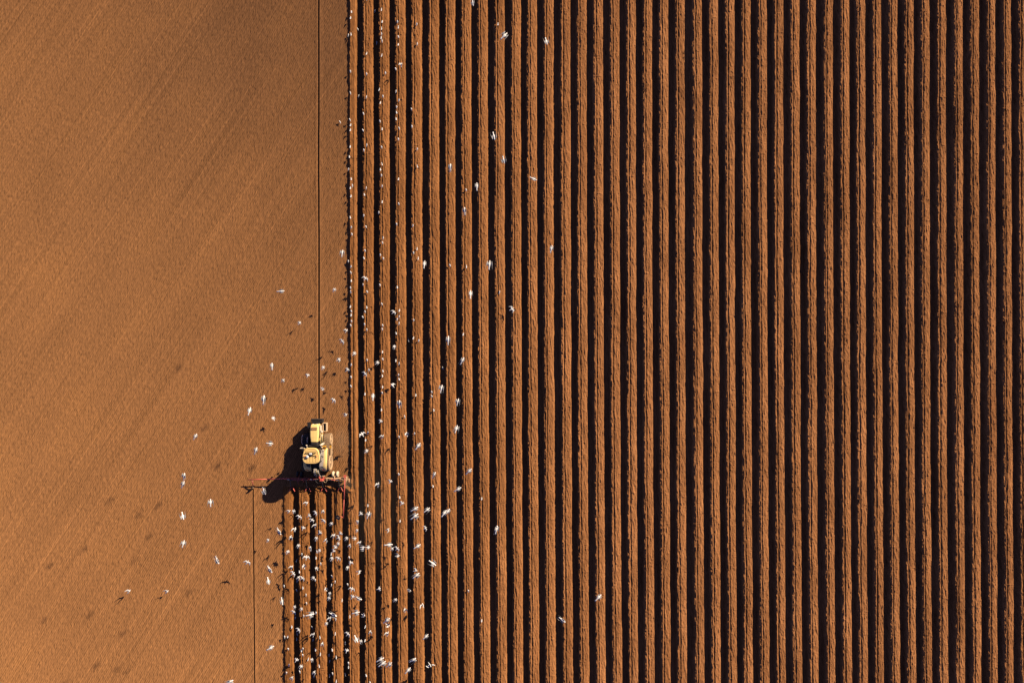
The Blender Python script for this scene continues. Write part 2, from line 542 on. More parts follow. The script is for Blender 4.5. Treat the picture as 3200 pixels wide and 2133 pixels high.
mb = MB()
mb.box((0, 0.9, 0.75), (0.62, 4.6, 0.6))
mb.box((0, -1.4, 1.05), (0.9, 1.3, 0.7))
mb.box((0, 3.0, 0.95), (0.7, 0.5, 0.5))
for yy in (1.35, -1.15):
    mb.cyl((-0.85, yy, 0.75), (0.85, yy, 0.75), 0.13)
mb.build('chassis', M['dark_steel'], TR, 0.03)

mb = MB()
mb.loft([rsec(3.20, 0.34, 1.25, 1.90, 0.1), rsec(3.12, 0.42, 1.2, 2.02), rsec(2.9, 0.455, 1.2, 2.10), rsec(2.4, 0.475, 1.2, 2.16), rsec(1.9, 0.46, 1.2, 2.19), rsec(1.33, 0.375, 1.2, 2.2)], smooth=False)
hood = mb.build('engine_hood', M['yellow'], TR)
out = [(-0.26, 2.90), (-0.30, 2.86), (-0.31, 2.62), (-0.28, 2.58), (0.28, 2.58), (0.31, 2.62), (0.30, 2.86), (0.26, 2.90)]
MB().loft([[(x, y, 2.09) for x, y in out], [(x, y, 2.172 + 0.012 - (y - 2.6) * 0.16) for x, y in out]], smooth=False).build('hood_vent', M['mesh_vent'], hood, 0.008)
for sx in (-1, 1):
    mb = MB()
    mb.box((sx * 0.478, 2.3, 1.62), (0.02, 1.1, 0.42))
    for kk in range(5):
        mb.box((sx * 0.487, 1.9 + kk * 0.2, 1.62), (0.014, 0.09, 0.34), mi=0)
    mb.build('side_grille', M['black'], hood)
mb = MB()
mb.box((0, 3.215, 1.58), (0.6, 0.03, 0.5))
mb.build('front_grille', M['black'], hood, 0.01)
for sx in (-1, 1):
    MB().cyl((sx * 0.22, 3.19, 1.78), (sx * 0.22, 3.245, 1.78), 0.075).build('headlight', M['lamp'], hood)

mb = MB()
mb.loft([rsec(1.325, 0.37, 1.3, 2.17, 0.12), rsec(1.1, 0.38, 1.3, 2.16, 0.12), rsec(0.82, 0.36, 1.3, 2.08, 0.12)])
mb.box((0, 0.88, 1.75), (1.25, 0.16, 0.7))
mb.build('rear_cowl', M['cowl'], TR, 0.015)

# row of suitcase weights on the nose
mb = MB()
for i in range(12):
    mb.box((-0.605 + i * 0.11 + 0.0, 3.50, 0.82), (0.098, 0.36, 0.5), mi=0)
    mb.box((-0.605 + i * 0.11, 3.60, 1.10), (0.06, 0.08, 0.07), mi=0)
mb.box((0, 3.25, 0.8), (1.15, 0.16, 0.32))
mb.build('front_weights', M['cowl'], TR, 0.015)
# box frames either side of the nose
mb = MB()
mb.box((-0.86, 3.0, 0.95), (0.34, 0.62, 0.55))
mb.box((-0.62, 2.95, 0.9), (0.2, 0.2, 0.2))
mb.build('battery_box', M['black'], TR, 0.03)
mb = MB()
for dx in (-0.19, 0.19):
    mb.box((0.86 + dx, 2.78, 0.95), (0.09, 0.95, 0.5))
mb.box((0.86, 3.22, 0.95), (0.3, 0.08, 0.5))
mb.box((0.86, 2.34, 0.95), (0.3, 0.08, 0.5))
mb.box((0.86, 2.78, 0.74), (0.3, 0.8, 0.05))
mb.box((0.6, 2.95, 0.9), (0.16, 0.2, 0.2))
mb.build('side_frame', M['tan'], TR, 0.02)
mb = MB()
mb.box((0.55, 2.75, 1.55), (0.1, 0.55, 0.5), mi=0)
mb.box((0.6, 2.35, 1.5), (0.14, 0.16, 0.3), mi=0)
mb.build('engine_side_panel', M['cream'], TR, 0.02)
mb = MB()
mb.cyl((0.5, 1.9, 1.35), (0.72, 1.9, 1.35), 0.11)
mb.tube([(0.52, 2.2, 1.7), (0.62, 2.0, 1.75), (0.62, 1.7, 1.6), (0.52, 1.3, 1.7)], 0.035)
mb.tube([(0.55, 1.2, 1.25), (0.64, 1.6, 1.2), (0.64, 2.3, 1.2), (0.5, 2.6, 1.3)], 0.05)
mb.build('cooling_pipe', M['cream'], TR)
mb = MB()
mb.tube([(0.62, 1.05, 1.5), (0.66, 1.15, 1.95), (0.66, 1.6, 2.0), (0.66, 2.1, 1.9), (0.62, 2.2, 1.6)], 0.028)
mb.tube([(0.74, 1.1, 1.4), (0.78, 1.4, 1.7), (0.78, 2.0, 1.7), (0.74, 2.2, 1.45)], 0.028)
mb.build('handrail', M['yellow'], TR)
MB().tube([(-1.55, 0.75, 1.25), (-1.57, 1.3, 1.42), (-1.55, 1.8, 1.40), (-1.47, 2.05, 1.25)], 0.024).build('handrail', M['chrome'], TR)
MB().tube([(-0.93, 1.0, 1.45), (-0.92, 1.4, 1.6), (-0.92, 1.75, 1.5)], 0.03).build('handrail', M['chrome'], TR)

# exhaust stack
mb = MB()
mb.tube([(0.62, 1.1, 1.5), (0.85, 1.1, 1.6), (0.95, 1.1, 1.75)], 0.07)
mb.cyl((0.95, 1.1, 1.72), (0.95, 1.1, 3.0), 0.115, n=20)
mb.cyl((0.95, 1.1, 3.0), (0.95, 1.1, 3.25), 0.065, n=16)
ex = mb.build('exhaust_stack', M['cream'], TR)
MB().cyl((0.95, 1.1, 3.2505), (0.95, 1.1, 3.262), 0.055, n=16).build('stack_outlet', M['black'], ex)

# rubber tracks
CD, RD = (-1.15, 0.90), 0.84
CI, RI = (1.38, 0.68), 0.62


def hull(r_add):
    a = math.atan2(CI[1] - CD[1], CI[0] - CD[0])
    d = math.hypot(CI[0] - CD[0], CI[1] - CD[1])
    b = math.acos((RD - RI) / d)
    pts = []
    n = 26
    t0, t1 = a + b, a + 2 * math.pi - b
    for i in range(n + 1):
        t = t0 + (t1 - t0) * i / n
        pts.append((CD[0] + math.cos(t) * (RD + r_add), CD[1] + math.sin(t) * (RD + r_add)))
    m0 = pts[-1]
    pts2 = []
    for i in range(n + 1):
        t = (a - b) + (2 * b) * i / n
        pts2.append((CI[0] + math.cos(t) * (RI + r_add), CI[1] + math.sin(t) * (RI + r_add)))
    def seg(p, q, k):
        return [(p[0] + (q[0] - p[0]) * i / k, p[1] + (q[1] - p[1]) * i / k) for i in range(1, k)]
    return pts + seg(pts[-1], pts2[0], 16) + pts2 + seg(pts2[-1], pts[0], 16)


def make_track(sx, belt_m, wheel_m):
    xi, xo = 0.80 * sx, 1.48 * sx
    mb = MB()
    o_, i_ = hull(0.05), hull(0.0)
    n = len(o_)
    secs = []
    for k in range(n):
        secs.append([(xi, o_[k][0], o_[k][1]), (xo, o_[k][0], o_[k][1]), (xo, i_[k][0], i_[k][1]), (xi, i_[k][0], i_[k][1])])
    secs.append(secs[0])
    mb.loft(secs, 0, False, cap=False)
    # chevron tread bars
    L = [0]
    for k in range(n):
        p, q = o_[k], o_[(k + 1) % n]
        L.append(L[-1] + math.hypot(q[0] - p[0], q[1] - p[1]))
    nb = 58

    def at(s):
        s = s % L[-1]
        k = max(0, min(n - 1, int(np.searchsorted(L, s, side='right')) - 1))
        t = (s - L[k]) / (L[k + 1] - L[k])
        p, q = o_[k], o_[(k + 1) % n]
        d = ((q[0] - p[0]), (q[1] - p[1]))
        l = math.hypot(*d)
        return (p[0] + d[0] * t, p[1] + d[1] * t), (d[0] / l, d[1] / l)

    def normal(t):
        return (t[1], -t[0])
    cx = ((CD[0] + CI[0]) / 2, (CD[1] + CI[1]) / 2)
    for j in range(nb):
        s0 = j * L[-1] / nb
        for (xa, xb, off) in ((xi, (xi + xo) / 2, 0.0), (xo, (xi + xo) / 2, L[-1] / nb * 0.5)):
            ps = []
            for (x_, s_) in ((xa, s0 + off), (xb, s0 + off + 0.10)):
                for ds in (0, 0.055):
                    p, t = at(s_ + ds)
                    nn = normal(t)
                    if (p[0] - cx[0]) * nn[0] + (p[1] - cx[1]) * nn[1] < 0:
                        nn = (-nn[0], -nn[1])
                    ps.append((x_, p[0], p[1]))
                    ps.append((x_, p[0] + nn[0] * 0.035, p[1] + nn[1] * 0.035))
            mb.add(ps, [(0, 1, 3, 2), (4, 6, 7, 5), (1, 5, 7, 3), (0, 4, 5, 1), (2, 3, 7, 6), (0, 2, 6, 4)], 1)
    t = mb.build('track', [belt_m, belt_m], TR)

    def wheel(nm, cy, cz, r, rim):
        w = MB()
        w.cyl((xi + 0.06 * sx, cy, cz), (xo - 0.04 * sx, cy, cz), r - 0.03, n=36)
        w.build(nm, M['dark_steel'] if sx < 0 else M['dusty_rubber'], t)
        ring = MB()
        secs = []
        nn = 36
        prof = [(0.0, r), (0.06, r - 0.02), (0.07, r - 0.14), (0.0, r - 0.2), (-0.10, 0.25), (-0.02, 0.22), (0.02, 0.1)]
        for k in range(nn + 1):
            a = 2 * math.pi * k / nn
            secs.append([(xo + (d - 0.02) * sx, cy + math.cos(a) * rr, cz + math.sin(a) * rr) for d, rr in prof])
        vs, fs = [p for s in secs for p in s], []
        m_ = len(prof)
        for k in range(nn):
            for i in range(m_ - 1):
                fs.append((k * m_ + i, k * m_ + i + 1, (k + 1) * m_ + i + 1, (k + 1) * m_ + i))
        ring.add(vs, fs, 0, True)
        ring.cyl((xo - 0.05 * sx, cy, cz), (xo + 0.03 * sx, cy, cz), 0.12)
        ring.build(nm.replace('wheel', 'rim'), wheel_m, t)
    wheel('drive_wheel', CD[0], CD[1], RD - 0.01, True)
    wheel('idler_wheel', CI[0], CI[1], RI - 0.01, True)
    for yy in (-0.1, 0.35, 0.8):
        w = MB()
        w.cyl((xi + 0.05 * sx, yy, 0.27), (xo - 0.0 * sx, yy, 0.27), 0.2, n=20)
        w.build('mid_roller', wheel_m, t)
    b = MB()
    b.box(((xi + xo) / 2 + 0.05 * sx, 0.2, 0.7), (0.5, 1.6, 0.3))
    b.box((xo - 0.02 * sx, 0.15, 0.75), (0.1, 1.0, 0.42))
    b.build('track_frame', wheel_m, t, 0.03)


make_track(1, M['dusty_rubber'], M['dusty_metal'])
make_track(-1, M['rubber'], M['dark_steel'])


# fenders
def make_fender(sx, m_body, m_panel):
    mb = MB()
    prof = [(0.55, 1.62, 1.0), (0.35, 1.78, 1.0), (-0.3, 1.86, 1.0), (-0.9, 1.90, 1.0), (-1.35, 1.86, 0.97), (-1.7, 1.70, 0.90), (-1.93, 1.45, 0.78), (-2.02, 1.2, 0.70)]
    secs = []
    for (y, z, k) in prof:
        a, b = 0.62 if y > -0.6 else 0.62 - min(0.17, (-0.6 - y) * 0.22), 1.30 * (0.55 + 0.45 * k)
        secs.append([(sx * a, y, z), (sx * (b - 0.1), y, z + 0.01), (sx * (b - 0.02), y, z - 0.04), (sx * b, y, z - 0.16), (sx * (b - 0.03), y, z - 0.3), (sx * (b - 0.06), y, z - 0.17), (sx * (b - 0.14), y, z - 0.05), (sx * a, y, z - 0.06)])
    mb.loft(secs)
    f = mb.build('fender', m_body, TR)
    p = MB()
    secs = []
    for (y, z) in ((0.45, 1.70), (0.3, 1.80), (-0.3, 1.868), (-0.75, 1.89), (-0.9, 1.902), (-1.2, 1.88), (-1.35, 1.868), (-1.5, 1.80)):
        a = 0.66 if y > -0.7 else (0.60 if y > -1 else 0.50)
        b = 0.98 if y > -1.1 else (0.9 if y > -1.4 else 0.62)
        secs.append([(sx * a, y, z - 0.02), (sx * a, y, z + 0.022), (sx * b, y, z + 0.024), (sx * b, y, z - 0.02)])
    p.loft(secs, smooth=False)
    pn = p.build('fender_panel', m_panel, f, 0.008)
    if sx > 0:
        d = MB()
        # worn dark marking on the panel
        for (x0, y0, x1, y1) in ((0.74, -0.22, 0.86, -0.22), (0.74, -0.22, 0.74, -0.30), (0.74, -0.30, 0.85, -0.33), (0.85, -0.33, 0.85, -0.42), (0.74, -0.42, 0.88, -0.42), (0.9, -0.25, 0.93, -0.4)):
            za = 1.895 - (y0 + 0.3) * 0.04
            d.cyl((x0, y0, za + 0.0), (x1, y1, za + 0.0), 0.017, n=6)
        d.build('decal', M['black'], pn)
    t = MB()
    t.box((sx * 0.92, -1.80, 1.63), (0.30, 0.05, 0.10), rot=(R(-50), 0, R(14 * sx)))
    t.build('tail_light', M['redlens'], f, 0.015)


make_fender(1, M['yellow'], M['grey_panel'])
make_fender(-1, M['yellow'], M['cowl'])

# cab
mb = MB()
cab_b = [(-0.70, -0.82), (0.70, -0.82), (0.70, 0.72), (-0.70, 0.72)]
cab_t = [(-0.80, -0.74), (0.80, -0.74), (0.66, 0.72), (-0.66, 0.72)]
for (b_, t_) in zip(cab_b, cab_t):
    mb.cyl((b_[0], b_[1], 1.35), (t_[0], t_[1], 3.14), 0.055, n=8)
mb.box((0, -0.05, 1.4), (1.42, 1.56, 0.5))
mb.build('cab_frame', M['black'], TR, 0.02)
for i in range(4):
    j = (i + 1) % 4
    k = 0.985
    q = [(cab_b[i][0] * k, cab_b[i][1] * k, 1.65), (cab_b[j][0] * k, cab_b[j][1] * k, 1.65), (cab_t[j][0] * k, cab_t[j][1] * k, 3.12), (cab_t[i][0] * k, cab_t[i][1] * k, 3.12)]
    q2 = [(x * 0.985, y * 0.985, z) for x, y, z in q]
    MB().add(q + q2, [(0, 1, 2, 3), (7, 6, 5, 4), (0, 4, 5, 1), (1, 5, 6, 2), (2, 6, 7, 3), (3, 7, 4, 0)]).build('cab_window', M['glass'], TR)
mb = MB()
mb.box((0, -0.25, 1.95), (0.5, 0.5, 0.14))
mb.box((0, -0.5, 2.3), (0.48, 0.14, 0.65), rot=(R(-8), 0, 0))
mb.build('driver_seat', M['black'], TR, 0.03)


def roof_outline(k, n=56):
    pts = []
    for i in range(n):
        a = 2 * math.pi * i / n
        c, s = math.cos(a), math.sin(a)
        e = 2 / 4.2
        x = math.copysign(abs(c) ** e, c)
        y = math.copysign(abs(s) ** e, s)
        w = 0.93 - 0.17 * max(0, (y + 0.15) / 1.15) ** 1.2 - 0.05 * max(0, (-y - 0.5) / 0.5)
        pts.append((x * (w - k), y * (0.835 - k) - 0.005 + 0.03 * (1 - x * x) * (1 if y > 0 else -1)))
    return pts


mb = MB()
lay = [(0.10, 3.10), (0.015, 3.13), (0.0, 3.2), (0.02, 3.29), (0.06, 3.33), (0.11, 3.335), (0.13, 3.315)]
secs = [[(x, y, z) for x, y in roof_outline(k)] for k, z in lay]
mb.loft(secs)
roof = mb.build('cab_roof', M['yellow_roof'], TR)
rb = MB()
for xx in (-0.62, -0.31, 0.0, 0.31, 0.62):
    rb.box((xx, -0.27, 3.324), (0.25, 0.86 if abs(xx) < 0.5 else 0.78, 0.03))
rb.box((0, 0.56, 3.318), (1.15, 0.18, 0.03))
rb.build('roof_ribs', M['yellow_roof'], roof, 0.012)
mb = MB()
mb.box((0.0, 0.36, 3.41), (1.16, 0.05, 0.05))
for xx in (-0.5, -0.25, 0.2, 0.5):
    mb.box((xx, 0.36, 3.36), (0.04, 0.04, 0.08))
mb.box((0.40, 0.04, 3.40), (0.4, 0.04, 0.04))
mb.box((0.23, 0.20, 3.40), (0.04, 0.36, 0.04))
mb.box((-0.02, 0.14, 3.385), (0.34, 0.24, 0.1))
mb.build('antenna_bar', M['black'], roof, 0.008)
mb = MB()
mb.box((0.0, 0.24, 3.49), (0.30, 0.20, 0.10), taper=(0.85, 0.8))
mb.build('receiver', M['white'], roof, 0.02)
mb = MB()
mb.tube([(-0.37, -0.07, 3.33), (-0.37, -0.07, 3.42), (-0.37, -0.07, 3.47), (-0.37, -0.07, 3.50)], [0.13, 0.17, 0.15, 0.05], 20)
mb.build('satellite_dome', M['white'], roof)
for sx, mm in ((-0.66, 0), (0.62, 0)):
    mb = MB()
    mb.tube([(sx, -0.03, 3.32), (sx, -0.03, 3.44), (sx, -0.03, 3.48)], [0.055, 0.055, 0.03], 12)
    mb.build('beacon', M['beacon'], roof)
# whip aerials
MB().tube([(-0.1, 0.18, 3.4), (-0.1, 0.18, 3.9), (-0.13, 0.2, 4.35)], [0.012, 0.009, 0.006], 6).build('aerial', M['black'], roof)

# mirrors and work lamps on arms
for sx in (-1, 1):
    mb = MB()
    mb.tube([(sx * 0.68, 0.72, 2.9), (sx * 1.0, 0.80, 2.95), (sx * 1.22, 0.72, 2.8)], 0.022)
    ar = mb.build('mirror_arm', M['black'] if sx > 0 else M['cream'], TR)
    mb = MB()
    mb.box((sx * 1.24, 0.72, 2.6), (0.20, 0.09, 0.38))
    mb.build('mirror', M['cream'] if sx < 0 else M['black'], ar, 0.02)
    for (yy, zz) in ((0.95, 2.3), (0.72, 1.98)):
        mb = MB()
        mb.cyl((sx * 0.78, yy - 0.05, zz), (sx * 0.78, yy + 0.06, zz), 0.085, n=14)
        mb.tube([(sx * 0.78, yy - 0.05, zz), (sx * 0.74, yy - 0.1, zz), (sx * 0.68, yy - 0.15, zz)], 0.02)
        mb.build('work_lamp', M['cream'], TR)
MB().tube([(-0.75, 0.45, 2.4), (-0.98, 0.45, 2.45), (-1.0, 0.2, 2.35)], 0.025).build('grab_handle', M['white'], TR)
MB().tube([(0.74, 0.1, 1.7), (0.8, 0.05, 2.5), (0.78, -0.5, 2.4)], 0.02).build('grab_handle', M['white'], TR)

# yellow steps by the right door
mb = MB()
for i, (zz, xx) in enumerate(((0.95, 1.45), (1.25, 1.30), (1.6, 1.05))):
    mb.box((xx - 0.1, 0.62, zz + 0.1), (0.45, 0.34, 0.05))
mb.box((0.85, 0.80, 1.45), (0.6, 0.05, 0.5))
mb.box((0.85, 0.44, 1.55), (0.6, 0.05, 0.3))
mb.tube([(1.12, 0.82, 1.4), (1.12, 0.82, 2.0), (1.12, 0.42, 2.0), (1.12, 0.42, 1.5)], 0.025)
mb.build('step', M['orange_yellow'], TR, 0.01)

# three-point hitch and hoses
mb = MB()
mb.box((0.0, -2.0, 1.0), (0.5, 0.5, 0.55))
mb.box((0.0, -1.75, 1.45), (0.42, 0.3, 0.35))
for sx in (-1, 1):
    mb.tube([(sx * 0.34, -1.7, 0.9), (sx * 0.42, -2.3, 0.7), (sx * 0.46, -2.75, 0.72)], 0.06)
    mb.tube([(sx * 0.30, -1.75, 1.5), (sx * 0.42, -2.15, 1.5), (sx * 0.43, -2.35, 0.75)], 0.045)
mb.build('hitch', M['black'], TR, 0.02)
MB().tube([(0, -1.9, 1.3), (0, -2.3, 1.3), (0, -2.75, 1.35)], [0.04, 0.06, 0.04]).build('top_link', M['dark_steel'], TR)
for i, (x0, y1, x1, m_) in enumerate(((-0.16, -2.3, -0.24, 'cream'), (-0.05, -2.35, -0.10, 'white'), (0.10, -2.3, 0.14, 'yellow'), (0.2, -2.15, 0.26, 'white'), (0.32, -2.6, 0.46, 'cream'))):
    MB().tube([(x0, -1.85, 1.62), (x0, -2.0, 1.72), ((x0 + x1) / 2, (y1 - 2.0) / 2, 1.6), (x1, y1, 1.25), (x1 + 0.02, y1 - 0.2, 1.2)], 0.022, 8).build('hose', M[m_], TR)
mb = MB()
mb.box((-0.02, -1.78, 1.66), (0.34, 0.18, 0.1))
mb.build('valve_block', M['grey_panel'], TR, 0.015)

# ------------------------------------------------------------------ ridging implement
IX, IY = -21.3, -15.2
IM = thing('ridging_implement', 'long red mounted ridger with folding marker arms behind the yellow tractor', 'farm implement', (IX, IY, 0.0))


def P(px, py, z):
    return (wx(px, z) - IX, wy(py, z) - IY, z)


mb = MB()
mb.box((0.0, 0.0, 0.83), (1.2, 0.22, 0.54))
mb.box((-0.35, 0.02, 1.16), (0.9, 0.12, 0.1))
mb.build('toolbar', M['dark_red'], IM, 0.02)
# centre headstock
mb = MB()
mb.prism([(0.05, 0.9), (0.55, 0.9), (0.45, 1.35), (0.15, 1.35)], 'y', -0.16, 0.10)
mb.box((0.10, 0.25, 1.15), (0.14, 0.3, 0.3))
mb.box((0.48, 0.25, 1.1), (0.12, 0.25, 0.3))
mb.build('headstock', M['red'], IM, 0.02)
mb = MB()
mb.box((0.32, 0.40, 1.2), (0.62, 0.12, 0.14))
mb.box((-0.15, 0.36, 1.0), (0.5, 0.1, 0.1))
mb.build('linkage_bar', M['tan'], IM, 0.015)
# left and right wings
mb = MB()
mb.box((-1.62, 0.0, 0.82), (2.1, 0.26, 0.5))
mb.box((-2.85, 0.0, 0.97), (0.5, 0.30, 0.26))
mb.box((-2.35, -0.15, 0.95), (0.14, 0.35, 0.16))
mb.box((-1.75, -0.2, 0.9), (0.1, 0.2, 0.3))
mb.box((-1.2, 0.06, 1.1), (0.3, 0.12, 0.08))
for i in range(4):
    mb.box((-2.6 + i * 0.55, 0.0, 1.09), (0.12, 0.3, 0.05))
mb.prism([(-2.52, 0.0), (-2.28, 0.0), (-2.36, -0.55)], 'z', 0.9, 0.97)
mb.build('wing_frame', M['dark_red'], IM, 0.015)
mb = MB()
mb.box((1.85, 0.07, 0.82), (2.3, 0.10, 0.5))
mb.box((1.85, -0.10, 0.95), (2.3, 0.10, 0.14))
for i in range(6):
    mb.box((0.85 + i * 0.4, -0.02, 1.0), (0.08, 0.3, 0.14))
mb.tube([(1.0, 0.1, 1.12), (1.6, -0.05, 1.16), (2.2, 0.1, 1.12), (2.8, -0.1, 1.14)], 0.03)
mb.box((2.95, 0.05, 1.0), (0.28, 0.5, 0.2))
mb.box((3.12, 0.0, 0.95), (0.35, 0.1, 0.14))
mb.box((3.28, -0.14, 0.9), (0.07, 0.32, 0.3))
mb.build('wing_frame', M['dust_red'], IM, 0.015)
# hydraulic rams
h1 = MB().cyl((-2.9, -0.12, 1.1), (-3.6, 0.02, 0.95), 0.05).build('ram', M['dark_steel'], IM)
MB().cyl((-3.2, -0.066, 1.06), (-4.0, 0.08, 0.9), 0.032).build('ram_rod', M['chrome'], h1)
h2 = MB().cyl((-0.45, 0.0, 1.17), (-0.05, 0.0, 1.2), 0.06).build('ram', M['dark_steel'], IM)
MB().cyl((-0.98, 0.0, 1.16), (-0.44, 0.0, 1.17), 0.045).build('ram_rod', M['chrome'], h2)
h3 = MB().cyl((1.25, -0.02, 1.14), (1.8, -0.06, 1.14), 0.05).build('ram', M['red'], IM)
MB().cyl((1.8, -0.06, 1.14), (2.2, -0.08, 1.14), 0.03).build('ram_rod', M['chrome'], h3)
# hoses looping over the frame
MB().tube([(-0.35, 0.1, 1.25), (-0.33, -0.2, 1.2), (-0.1, -0.45, 1.15), (0.2, -0.4, 1.2), (0.35, -0.15, 1.3)], 0.025, 8).build('hose', M['dark_steel'], IM)
MB().tube([(0.55, -0.1, 1.3), (0.62, -0.3, 1.2), (0.8, -0.35, 1.15), (0.9, -0.1, 1.2), (0.92, 0.05, 1.2)], 0.022, 8).build('hose', M['tan'], IM)
MB().tube([(2.55, 0.1, 1.1), (2.65, 0.3, 1.2), (2.8, 0.33, 1.2), (2.85, 0.0, 1.2), (2.8, -0.15, 1.1)], 0.022, 8).build('hose', M['tan'], IM)


for o_ in list(IM.children):
    if o_.name.split('.')[0] in ('toolbar', 'wing_frame', 'ram', 'hose', 'linkage_bar', 'headstock'):
        o_.location.z -= 0.26


# depth wheels in pairs
def gauge_pair(px, m_tyre, m_arm):
    for dx in (-6.6, 6.6):
        x, y, _ = P(px + dx, 1480.5, 0.35)
        w = MB()
        secs = []
        for (d, r) in ((-0.12, 0.16), (-0.13, 0.26), (-0.09, 0.315), (0, 0.33), (0.09, 0.315), (0.13, 0.26), (0.12, 0.16)):
            secs.append([(x + d, y + math.cos(2 * math.pi * k / 24) * r, 0.34 + math.sin(2 * math.pi * k / 24) * r) for k in range(24)])
        w.loft(secs)
        g = w.build('gauge_wheel', m_tyre, IM)
        MB().cyl((x - 0.14, y, 0.34), (x + 0.14, y, 0.34), 0.13).build('hub', m_arm, g)
    x, y, _ = P(px, 1480.5, 0.35)
    a = MB()
    a.cyl((x - 0.3, y, 0.34), (x + 0.3, y, 0.34), 0.035)
    a.tube([(x, y, 0.36), (x, y - 0.25, 0.7), (x, y - 0.42, 0.95)], 0.05)
    a.build('wheel_arm', m_arm, IM)


gauge_pair(937, M['rubber'], M['dark_red'])
gauge_pair(1048, M['pale_tyre'], M['dust_red'])

# ridging bodies: shank, share and two mouldboards
for i, px in enumerate((911, 961, 1011, 1062)):
    x, y, _ = P(px, 1526, 0.35)
    b = MB()
    b.tube([(x, -0.05, 0.9), (x, -0.35, 0.8), (x, y + 0.25, 0.55), (x, y + 0.1, 0.1)], 0.045)
    b.box((x, y + 0.12, 0.02), (0.14, 0.45, 0.1), rot=(R(-20), 0, 0))
    sh = b.build('ridging_body', M['dark_steel'], IM, 0.01)
    for sx in (-1, 1):
        w = MB()
        secs = []
        for t in (0, 0.35, 0.7, 1.0):
            xx = x + sx * (0.03 + 0.27 * t ** 1.2)
            yy = y + 0.18 - 0.5 * t
            secs.append([(xx, yy, -0.08 + 0.12 * t), (xx + sx * 0.05, yy + 0.02, 0.12 + 0.06 * t), (xx + sx * 0.06, yy + 0.0, 0.26 + 0.06 * t), (xx + sx * 0.03, yy - 0.03, 0.26 + 0.06 * t), (xx + sx * 0.01, yy - 0.03, 0.12 + 0.06 * t), (xx - sx * 0.03, yy - 0.03, -0.08 + 0.12 * t)])
        w.loft(secs)
        w.build('mouldboard', M['red'], sh)

# marker arms
a0, a1 = P(908, 1494, 0.74), P(775, 1498, 0.60)
mb = MB()
mid = tuple(a0[k] * 0.45 + a1[k] * 0.55 for k in range(3))
mb.cyl(a0, mid, 0.065, n=10)
mb.cyl(mid, a1, 0.045, n=10)
mb.cyl((a0[0] - 0.2, a0[1] - 0.12, a0[2]), (a0[0] - 1.6, a0[1] - 0.02, a0[2] - 0.06), 0.03)
arm = mb.build('marker_arm', M['red'], IM)
b0, b1 = P(787, 1499, 0.6), P(790.5, 1521, 0.25)
MB().tube([b0, (b0[0] + 0.08, (b0[1] + b1[1]) / 2, 0.5), b1], 0.05).build('disc_bracket', M['dark_red'], arm)


def disc(c, r, n, par, m_):
    w = MB()
    q = Vector(n).normalized().to_track_quat('Z', 'Y')
    secs = []
    for (rr, d) in ((0.02, -0.05), (r * 0.5, -0.035), (r, 0.03), (r, 0.045), (r * 0.5, -0.015), (0.02, -0.03)):
        secs.append([Vector(c) + q @ Vector((math.cos(2 * math.pi * k / 24) * rr, math.sin(2 * math.pi * k / 24) * rr, d)) for k in range(24)])
    w.loft(secs)
    w.build('marker_disc', m_, par)
    MB().cyl(Vector(c) - Vector(n).normalized() * 0.03, Vector(c) + Vector(n).normalized() * 0.1, 0.05).build('disc_hub', M['tan'], par)


disc((b1[0] - 0.06, b1[1] - 0.05, 0.22), 0.28, (0.9, -0.45, 0.25), arm, M['dark_steel'])
a0, a1 = P(1078, 1488, 0.86), P(1072.7, 1618, 0.80)
mb = MB()
mid = tuple(a0[k] * 0.45 + a1[k] * 0.55 for k in range(3))
mb.cyl(a0, mid, 0.055, n=10)
mb.cyl(mid, a1, 0.042, n=10)
mb.box(tuple(a0[k] for k in range(3)), (0.25, 0.3, 0.2))
mb.tube([(a1[0], a1[1] + 0.05, a1[2]), (a1[0] - 0.25, a1[1] + 0.18, a1[2]), (a1[0] - 0.5, a1[1] + 0.1, a1[2] - 0.05)], 0.04)
arm = mb.build('marker_arm', M['red'], IM)
mb = MB()
mb.cyl((a0[0] + 0.12, a0[1], a0[2] + 0.02), (a0[0] + 0.1, a0[1] - 1.1, a0[2] - 0.05), 0.035)
mb.build('arm_stay', M['dust_red'], IM)
disc((a1[0] - 0.58, a1[1] + 0.06, a1[2] - 0.1), 0.29, (-0.4, -0.25, 0.9), arm, M['dark_steel'])

